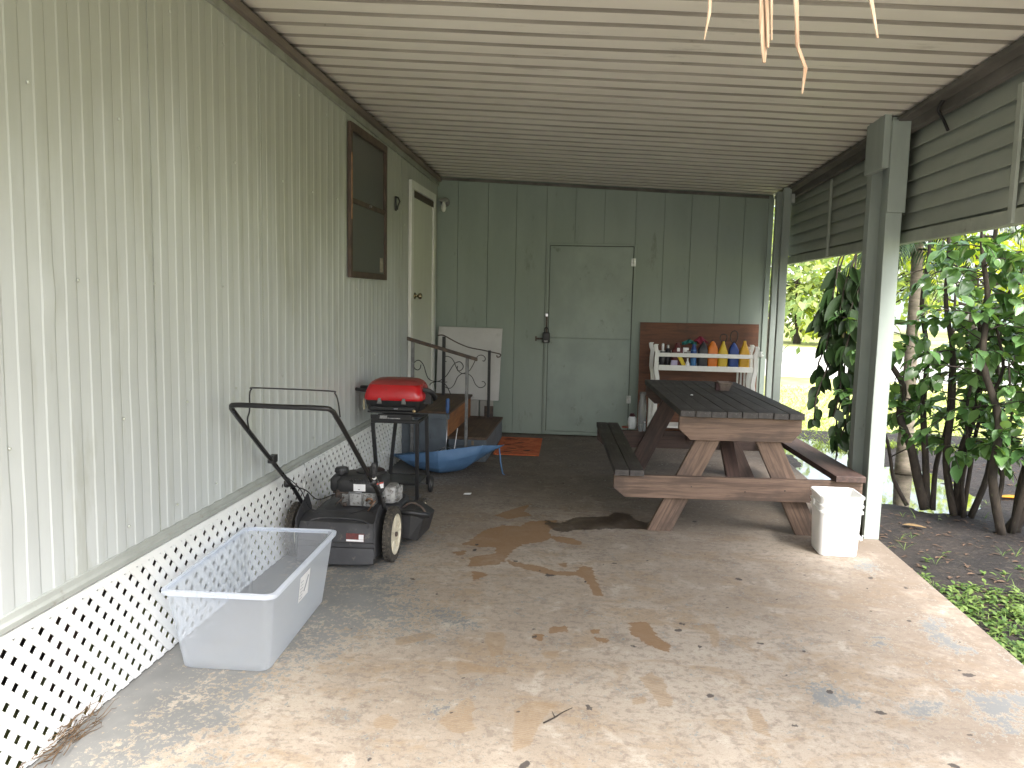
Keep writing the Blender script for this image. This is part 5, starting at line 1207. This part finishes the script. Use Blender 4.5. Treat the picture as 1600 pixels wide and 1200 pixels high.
for k,(pl,w) in enumerate(FR):
    bm=NB(); y_=.85; n=len(pl); a=[];b=[]
    for i,(x,z) in enumerate(pl):
        ww=w*(1 if i<n-1 else .25); yy=y_+(-.10 if i==0 else 0); a.append(bm.verts.new((x-ww/2*1.0,yy,z))); b.append(bm.verts.new((x+ww/2,yy+ww*.7,z)))
    for i in range(n-1): bm.faces.new((a[i],b[i],b[i+1],a[i+1]))
    obj('leaflet',bm,m_straw,Fd,solid=.0012)
# ------------------------------------------------------------------ vegetation
def leaf_geo(bm,p,d,up,L,W,curl=.25,fold=.25,n=4,mi=0):
    """pointed oval leaf, folded on the midrib, curling down"""
    d=d.normalized(); s=d.cross(up)
    if s.length<1e-4: s=d.orthogonal()
    s.normalize(); nrm=s.cross(d).normalized()
    prev=None
    for i in range(n+1):
        t=i/n; w=W*math.sin(math.pi*min(1,(t*.92+.04))**.8)*.5
        if i==0: w=W*.06
        if i==n: w=0
        c=p+d*(L*t)-nrm*(curl*L*t*t)
        row=[bm.verts.new(c+s*w+nrm*fold*w),bm.verts.new(c),bm.verts.new(c-s*w+nrm*fold*w)] if w>0 else [bm.verts.new(c)]
        if prev:
            if len(row)==3:
                bm.faces.new((prev[0],prev[1],row[1],row[0])).material_index=mi; bm.faces.new((prev[1],prev[2],row[2],row[1])).material_index=mi
            else:
                bm.faces.new((prev[0],prev[1],row[0])).material_index=mi; bm.faces.new((prev[1],prev[2],row[0])).material_index=mi
        prev=row
def rv(rs,s=1): return Vector((rs.uniform(-s,s),rs.uniform(-s,s),rs.uniform(-s,s)))
def stempath(rs,p,target,n,wob):
    pts=[Vector(p)]; T=Vector(target)
    for i in range(1,n+1):
        q=Vector(p).lerp(T,i/n); w=wob*math.sin(math.pi*i/n) if i<n else 0
        pts.append(q+Vector((rs.uniform(-1,1),rs.uniform(-1,1),rs.uniform(-.3,.3)))*wob*.6)
    return pts
def shrub(label,base,stems,leafL,seed,mats,group=None,nleaf=9,twl=(.18,.45),dens=1.0,cat='shrub',name='leafy_shrub',zmin=.5,droop=.6):
    """stems: list of (base offset, top point, radius)."""
    rs=random.Random(seed)
    t=thing(name,label,cat,base,0,group)
    bmL=NB(); bmT=NB()
    for (b,top,r) in stems:
        b=Vector(base)+Vector(b); pts=stempath(rs,b,top,6,.09)
        bm=NB(); tube(bm,pts,[r*(1-.11*i) for i in range(7)],7,smoothpath=4); obj('stem',bm,m_bark,t,smooth_=True)
        # twigs along the upper part
        L=(Vector(top)-b).length
        for k in range(int(L*9*dens)):
            u=rs.uniform(.22,1.0); i=min(5,int(u*6)); f=u*6-i
            p=pts[i].lerp(pts[i+1],f)
            if p.z<zmin*rs.uniform(.4,1.2): continue
            a=rs.uniform(0,2*math.pi); d=Vector((math.cos(a),math.sin(a),rs.uniform(-.2,.8)))
            tl=rs.uniform(*twl); q=p; tp=[p]
            for s in range(4):
                d=(d+rv(rs,.25)+Vector((0,0,-.10))).normalized(); q=q+d*tl/4; tp.append(q)
            tube(bmT,tp,[.0055,.0045,.0035,.0028,.002],4)
            for s in range(int(nleaf*rs.uniform(.6,1.3))):
                v=rs.uniform(.25,1)*4; i2=min(3,int(v)); pp=tp[i2].lerp(tp[i2+1],v-i2)
                dd=(d+rv(rs,.9)+Vector((0,0,-droop*rs.random()))).normalized()
                ll=leafL*rs.uniform(.35,1.2); leaf_geo(bmL,pp,dd,Vector((0,0,1))+rv(rs,.5),ll,ll*.66,rs.uniform(.1,.45),rs.uniform(.1,.45),4,0)
    o=obj('twigs',bmT,m_bark,t,smooth_=True); o['kind']='stuff'
    obj('foliage',bmL,mats,t,smooth_='keep')
    return t
GRP='shrubs growing along the right edge of the slab'
shrub('glossy leaved shrub with dark leaning trunk just right of the near post',(4.36,6.58,-.11),[((0,0,0),(4.00,6.75,1.35),.042),((.02,.02,0),(4.25,6.7,2.3),.030),((-.1,.1,0),(3.90,6.95,1.0),.018),((.05,-.02,0),(4.62,6.9,1.9),.022)],.115,11,m_leaf,GRP,9,dens=1.1)
shrub('multi stemmed glossy shrub in the middle of the soil bed',(4.56,6.42,-.11),[((-.05,0,0),(4.28,6.5,2.35),.030),((.0,.05,0),(4.55,6.2,2.6),.032),((.06,-.03,0),(4.95,6.6,1.9),.026),((.03,.0,0),(4.42,6.1,1.5),.018),((.0,-.04,0),(4.7,6.1,2.2),.018)],.115,21,m_leaf,GRP,9,dens=1.2,zmin=.35)
shrub('thick trunked glossy shrub at the right side of the view',(4.66,5.96,-.11),[((-.03,-.03,0),(4.30,6.0,2.35),.034),((.06,.06,0),(5.0,6.0,1.35),.050),((.10,.05,0),(5.2,6.3,2.2),.040),((.05,.0,0),(4.75,5.8,2.6),.026),((.0,.05,0),(4.62,6.0,1.1),.02)],.12,31,m_leaf,GRP,9,dens=1.2,zmin=.35)
shrub('glossy shrub crown hanging in from beyond the right edge of the view',(5.15,5.55,-.11),[((0,0,0),(4.80,5.6,2.3),.036),((.05,.05,0),(5.1,5.9,2.6),.03),((.1,0,0),(4.95,5.5,1.6),.022)],.12,41,m_leaf,GRP,9,dens=1.3,zmin=.35)
# hanging big leaf climber between the posts
def climber():
    rs=random.Random(77)
    t=thing('hanging_climber','dark large leaved climber hanging down beyond the bench between the posts','climbing plant',(3.82,7.05,2.3))
    bm=NB(); bmL=NB()
    ends=[((3.88,7.0,2.35),(3.58,7.05,.50)),((3.86,7.15,2.3),(3.64,7.2,.8)),((3.92,6.95,2.35),(3.72,6.95,.55)),((3.98,7.1,2.4),(3.83,7.05,.35)),((3.90,7.2,2.35),(3.66,7.1,1.35)),((4.0,7.0,2.3),(3.92,7.0,.25)),((3.86,7.0,2.3),(3.78,7.1,-.10)),((3.98,7.1,2.3),(3.90,7.1,-.10))]
    for a,b in ends:
        pts=stempath(rs,a,b,8,.05); tube(bm,pts,.007,5,smoothpath=3)
        for k in range(44):
            u=rs.uniform(0,1)**.9; i=min(7,int(u*8)); p=pts[i].lerp(pts[i+1],u*8-i)
            if p.z<.15 or (p.z>1.82 and p.x<3.98): continue
            an=rs.uniform(0,2*math.pi); d=Vector((math.cos(an)*.6,math.sin(an)*.6,-rs.uniform(.5,1.3)))
            if p.z>1.45: ll=rs.uniform(.20,.30); w=ll*.34
            elif p.z>.9: ll=rs.uniform(.15,.22); w=ll*.45
            else: ll=rs.uniform(.09,.14); w=ll*.7
            leaf_geo(bmL,p,d,Vector((d.y,-d.x,.3)),ll,w,rs.uniform(0,.3),rs.uniform(.05,.4),5)
    obj('vine_stems',bm,m_bark,t,smooth_=True); obj('leaves',bmL,m_leafdark,t,smooth_='keep')
climber()
# slim palm / fern-like tree behind the near post
def palm():
    rs=random.Random(5)
    t=thing('palm_tree','grey trunked palm with dark drooping fronds behind the near post','palm tree',(4.72,8.05,-.12))
    bm=NB(); tube(bm,[(4.72,8.05,-.12),(4.72,8.05,.5),(4.70,8.03,1.1),(4.69,8.0,1.75),(4.66,7.98,2.3),(4.64,7.95,2.7)],[.085,.065,.055,.052,.05,.045],12,smoothpath=5); obj('trunk',bm,m_palmtrunk,t,smooth_=True)
    for k in range(20):
        a=2*math.pi*k/20*1.618*2+rs.uniform(-.2,.2); L=rs.uniform(.8,1.25); el=rs.uniform(-.3,.7)
        z0=rs.uniform(2.0,2.7)
        p=Vector((4.66,7.97,z0)); d=Vector((math.cos(a),math.sin(a),el)); pts=[p]
        for s in range(8):
            d=(d+Vector((0,0,-.20))).normalized(); p=p+d*L/8; pts.append(p)
        bmf=NB(); tube(bmf,pts,[.009,.008,.007,.006,.005,.004,.003,.002,.0015],4)
        for s in range(1,9):
            for q in range(4):
                pp=pts[s-1].lerp(pts[s],q/4); dd=(pts[s]-pts[s-1]).normalized(); side=dd.cross(Vector((0,0,1))).normalized()
                for sg in (-1,1):
                    v=(dd*.55+side*sg+Vector((0,0,-.45+rs.uniform(-.15,.15)))); leaf_geo(bmf,pp,v,Vector((0,0,1)),rs.uniform(.16,.26)*(1.15-s/12),.016,.35,.2,3)
        obj('frond',bmf,m_leafdark,t,smooth_='keep')
palm()
# low weeds on the soil: nobody could count these
def weeds():
    rs=random.Random(9); bm=NB()
    def ok(x,y):
        v=mnoise.noise(Vector((x*1.6,y*1.6,2.0)))+.35*mnoise.noise(Vector((x*5,y*5,7)))
        near=1 if y<4.3 else (1-(y-4.3)/.8)
        return v+ (near*.9-.42) > 0
    n=0
    while n<3600:
        x=rs.uniform(3.62,6.3); y=rs.uniform(2.4,6.3)
        if x>3.62+ (y-1.5)*1.1: continue
        if y>5.3 and rs.random()<.86: continue
        if not ok(x,y): 
            if rs.random()<.97: continue
        z=soilz(x,y); n+=1
        h=rs.uniform(.012,.05)
        for k in range(rs.randint(3,6)):
            a=rs.uniform(0,6.28); d=Vector((math.cos(a),math.sin(a),rs.uniform(.1,.9))); L=rs.uniform(.016,.042)
            leaf_geo(bm,Vector((x,y,z+h*rs.random())),d,Vector((0,0,1)),L,L*.55,.3,.2,3)
    for k in range(420):   # little tufts of grass at the slab edge and by the weeds
        x=rs.uniform(3.59,5.2); y=rs.uniform(2.6,7.2); z=soilz(x,y)
        if not ok(x,y) and rs.random()<.8: continue
        for q in range(5):
            a=rs.uniform(0,6.28); leaf_geo(bm,Vector((x,y,z)),Vector((math.cos(a)*.6,math.sin(a)*.6,1)),Vector((0,0,1)),rs.uniform(.04,.11),.004,.6,.1,3)
    o=obj('ground_weeds',bm,m_weed,None,smooth_='keep'); tag(o,kind='stuff'); o['label']='bright green weeds scattered over the dark soil beside the slab'; o['category']='weeds'
weeds()
def litter():
    rs=random.Random(19); bm=NB(); m=pm('leaf_litter_brown',(.13,.08,.05),(.07,.045,.03),20,.85)
    for k in range(1500):
        x=rs.uniform(3.62,6.2); y=rs.uniform(3.0,8.6)
        if (abs(x-4.4)<1. and abs(y-7.9)<1.5) and rs.random()<.85: continue
        z=soilz(x,y)+.004
        a=rs.uniform(0,6.28); L=rs.uniform(.015,.06)
        leaf_geo(bm,Vector((x,y,z)),Vector((math.cos(a),math.sin(a),.12)),Vector((0,0,1)),L,L*rs.uniform(.15,.5),.1,.4,3)
    o=obj('leaf_litter',bm,m,None,smooth_='keep'); tag(o,kind='stuff'); o['label']='brown dead leaf litter and bits over the damp soil'; o['category']='leaf litter'
litter()
def fallen(label,x,y,L,ang,mat=None):
    bm=NB(); a=R(ang); leaf_geo(bm,Vector((x,y,soilz(x,y)+.02)),Vector((math.cos(a),math.sin(a),.02)),Vector((0,0,1)),L,L*.36,.05,.3,6)
    tag(obj('fallen_leaf',bm,mat or m_yellowleaf,None,loc=(x,y,soilz(x,y)+.01),smooth_='keep',solid=.001),label,'leaf')
fallen('bright orange yellow fallen leaf on the soil between the shrub stems',5.15,7.1,.30,-8)
fallen('yellowish dry fallen leaf lying on the soil beside the near post',3.98,6.0,.16,-15,pm('tan_leaf',(.30,.20,.09),None,9,.7))
fallen('small orange leaf among the green weeds near the right edge',4.35,4.05,.05,30)
# lawn tufts (stuff): a band of grass blades where the lawn is in view
def grass():
    rs=random.Random(29); bm=NB()
    for k in range(9000):
        y=9.2+ (rs.random()**1.5)*7; x=rs.uniform(3.3,3.8+y*.55)
        z=-.16
        if soilz(x,y)>-.158 and y<9.6 and x<6.5: z=soilz(x,y)
        for q in range(2):
            a=rs.uniform(0,6.28); leaf_geo(bm,Vector((x,y,z)),Vector((math.cos(a)*.5,math.sin(a)*.5,1)),Vector((0,0,1)),rs.uniform(.04,.10),.011,.5,.1,2)
    o=obj('grass',bm,leafmat('grass_blades',(.14,.22,.03),(.26,.34,.06),.5,.35),None,smooth_='keep'); tag(o,kind='stuff'); o['label']='short sunlit lawn grass beyond the puddle'; o['category']='grass'
grass()
# ------------------------------------------------------------------ background trees
def tree(label,x,y,h,cr,seed,mat,cat='tree',name='background_tree',ns=1100,ls=.22,trunkr=.16,low=.25,group=None,bark=None):
    rs=random.Random(seed); t=thing(name,label,cat,(x,y,-.16),0,group)
    bm=NB(); top=Vector((x+rs.uniform(-.4,.4),y,h*.8))
    pts=stempath(rs,(x,y,-.2),top,5,.25); tube(bm,pts,[trunkr*(1-.14*i) for i in range(6)],8,smoothpath=3)
    cl=[]
    for k in range(16):
        u=rs.uniform(.3,.95); i=min(4,int(u*5)); p=pts[i].lerp(pts[i+1],u*5-i); a=rs.uniform(0,6.28)
        q=p+Vector((math.cos(a),math.sin(a),rs.uniform(.1,.8)))*cr*rs.uniform(.4,.95)
        tube(bm,[p,p.lerp(q,.5)+rv(rs,.15),q],[trunkr*.35,trunkr*.22,trunkr*.08],5); cl.append((q,cr*rs.uniform(.28,.5)))
    for k in range(int(10)): cl.append((Vector((x+rs.uniform(-.8,.8)*cr,y+rs.uniform(-.8,.8)*cr,h*rs.uniform(low,.95))),cr*rs.uniform(.25,.45)))
    obj('trunk',bm,bark or m_bark,t,smooth_=True)
    bmL=NB()
    for k in range(ns):
        c,r_=rs.choice(cl); v=rv(rs); 
        if v.length>1: v.normalize()
        p=c+v*r_*1.15; 
        if p.z<.1: continue
        d=(v+rv(rs,.8)); L=ls*rs.uniform(.6,1.3); leaf_geo(bmL,p,d,Vector((0,0,1))+rv(rs,.6),L,L*.6,.3,.2,2)
    obj('crown',bmL,mat,t,smooth_='keep')
tree('pale green rounded tree seen between the two posts beyond the lawn',9.6,33,4.6,2.2,1,m_leafbg,ns=2600,ls=.30,low=.12)
tree('yellow green bush in front of the pale tree between the posts',10.9,32,3.0,1.3,2,m_leaflime,ns=900,ls=.28,low=.1,name='flowering_bush',cat='bush')
tree('lime green tree behind the shrubs right of the near post',13.5,27,4.6,2.3,3,m_leaflime,ns=1800,ls=.26,low=.35)
tree('lime green tree farther right behind the shrubs',19.5,30,5.0,2.6,4,m_leaflime,ns=1800,ls=.30,low=.35)
tree('dull green tree at the far right beyond the driveway',25,42,6,3.4,5,m_leafbg,ns=1800,ls=.45,low=.2)
tree('tall green tree standing left of the far houses',17.5,46,6,3.,6,m_leafbg,ns=1800,ls=.45,low=.3)
tree('distant green tree behind the shed corner gap',6.5,24,5.5,2.2,8,m_leafbg,ns=1600,ls=.28,low=.1)
# parked car far away
def car():
    X,Y=13.6,40.
    t=thing('parked_car','distant silver car parked on the driveway beyond the climber','car',(X,Y,-.15))
    prof=[(-2.1,.25),(-2.15,.55),(-2.0,.78),(-1.3,.88),(-.75,1.32),(.75,1.36),(1.35,.95),(2.05,.85),(2.15,.55),(2.1,.25)]
    bm=NB(); prism(bm,[(X+a,Y-.85,b-.15) for a,b in prof],(0,1.7,0)); obj('body',bm,pm('silver_car_paint',(.40,.42,.45),None,3,.3,metal=.4),t,bev=.06,seg=3)
    g=pm('car_glass',(.03,.035,.04),None,3,.08)
    for pl in ([(-1.15,.92),(-.70,1.26),(-.05,1.28),(-.05,.93)],[(.03,.93),(.03,1.28),(.70,1.28),(1.15,.95)]):
        bm=NB(); prism(bm,[(X+a,Y-.862,b-.15) for a,b in pl],(0,.02,0)); obj('side_window',bm,g,t)
    for x in (-1.35,1.35):
        for yy in (-.82,.66):
            bm=NB(); lathe(bm,[(.18,0),(.31,0),(.33,.04),(.33,.14),(.31,.18),(.18,.18)],(X+x,Y+yy-.03,.18),'y',20); w=obj('wheel',bm,m_rubber,t,smooth_=True,auto=40)
            bm=NB(); lathe(bm,[(.02,-.01),(.17,-.005),(.19,.01)],(X+x,Y+yy-.04,.18),'y',16); obj('rim',bm,m_chrome,w,smooth_=True)
    bm=NB(); box(bm,X-2.16,X-2.10,Y-.75,Y-.45,.42,.55); obj('headlight',bm,m_paper,t)
car()
def house(label,x,y,w,d,h,rot,wall,roofm):
    t=thing('neighbour_house',label,'house',(x,y,-.16),R(rot))
    bm=NB(); box(bm,-w/2,w/2,0,d,0,h); obj('wall',bm,wall,t,world=False)
    bm=NB(); prism(bm,[(-w/2-.4,-.4,h+.001),(w/2+.4,-.4,h+.001),(w/2+.4,d/2,h+1.5),(-w/2-.4,d/2,h+1.5)],(0,0,.12)); prism(bm,[(-w/2-.4,d/2+.001,h+1.5),(w/2+.4,d/2+.001,h+1.5),(w/2+.4,d+.4,h),(-w/2-.4,d+.4,h)],(0,0,.12)); obj('roof',bm,roofm,t,world=False)
    for k in range(3):
        xx=-w/2+w*(k+.5)/3
        bm=NB(); box(bm,xx-.6,xx+.6,-.05,-.002,1.0,2.1); f=obj('window',bm,m_white,t,world=False)
        bm=NB(); box(bm,xx-.5,xx+.5,-.06,-.0501,1.08,2.02); obj('pane',bm,bpy.data.materials['dark_window_screen'],f,world=False)
    bm=NB(); box(bm,-w/2+w/3-.45,-w/2+w/3+.45,-.05,-.002,0,2.05); obj('door',bm,m_greysteel,t,world=False)
house('pale blue neighbouring house far behind the shrubs',27,52,14,8,2.9,-25,pm('pale_blue_wall',(.45,.55,.62),None,2,.7),pm('grey_roof_sheet',(.35,.36,.37),None,2,.6))
house('white neighbouring house far behind the climber',13,62,12,8,2.8,-12,pm('white_house_wall',(.65,.65,.62),None,2,.7),pm('light_roof_sheet',(.5,.5,.48),None,2,.6))

# ------------------------------------------------------------------ sky, sun, camera
w=bpy.data.worlds.new('World'); sc.world=w; w.use_nodes=True; nt=w.node_tree
bg=nt.nodes['Background']; sky=nt.nodes.new('ShaderNodeTexSky'); sky.sky_type='NISHITA'; sky.sun_disc=False
EL,AZ=SUN_EL,SUN_AZ     # azimuth: direction the light comes FROM, measured clockwise from +Y
sky.sun_elevation=R(EL); sky.sun_rotation=R(AZ); sky.air_density=1.0; sky.dust_density=4.0; sky.ozone_density=.6
hs=nt.nodes.new('ShaderNodeHueSaturation'); hs.inputs['Saturation'].default_value=.55
nt.links.new(sky.outputs[0],hs.inputs['Color']); nt.links.new(hs.outputs[0],bg.inputs[0]); bg.inputs[1].default_value=SKY_STR
sl=bpy.data.lights.new('sun','SUN'); sl.energy=SUN_STR; sl.angle=R(SUN_ANG); sl.color=(1,.975,.94)
so=bpy.data.objects.new('sun',sl); COL.objects.link(so)
dv=Vector((math.sin(R(AZ))*math.cos(R(EL)),math.cos(R(AZ))*math.cos(R(EL)),math.sin(R(EL))))
so.rotation_euler=dv.to_track_quat('Z','Y').to_euler(); so.location=(3,-3,12)
cam=bpy.data.cameras.new('camera'); co=bpy.data.objects.new('camera',cam); COL.objects.link(co)
cam.sensor_width=36; cam.lens=28.575; cam.clip_end=1500; cam.clip_start=.05
A=Vector((.99439582,.10359837,.02107918));B_=Vector((-.03207876,.10568474,.99388213));F=Vector((-.10073682,.98898843,-.10841578))
M=Matrix((A,B_,-F)).transposed().to_4x4(); M.translation=(1.732,0,1.5); co.matrix_world=M
sc.camera=co
sc.view_settings.view_transform='Standard'; sc.view_settings.look='None'; sc.view_settings.gamma=1; sc.view_settings.exposure=EXPO
sc.cycles.max_bounces=8; sc.cycles.transparent_max_bounces=16; sc.cycles.diffuse_bounces=5
sc.cycles.use_denoising=True
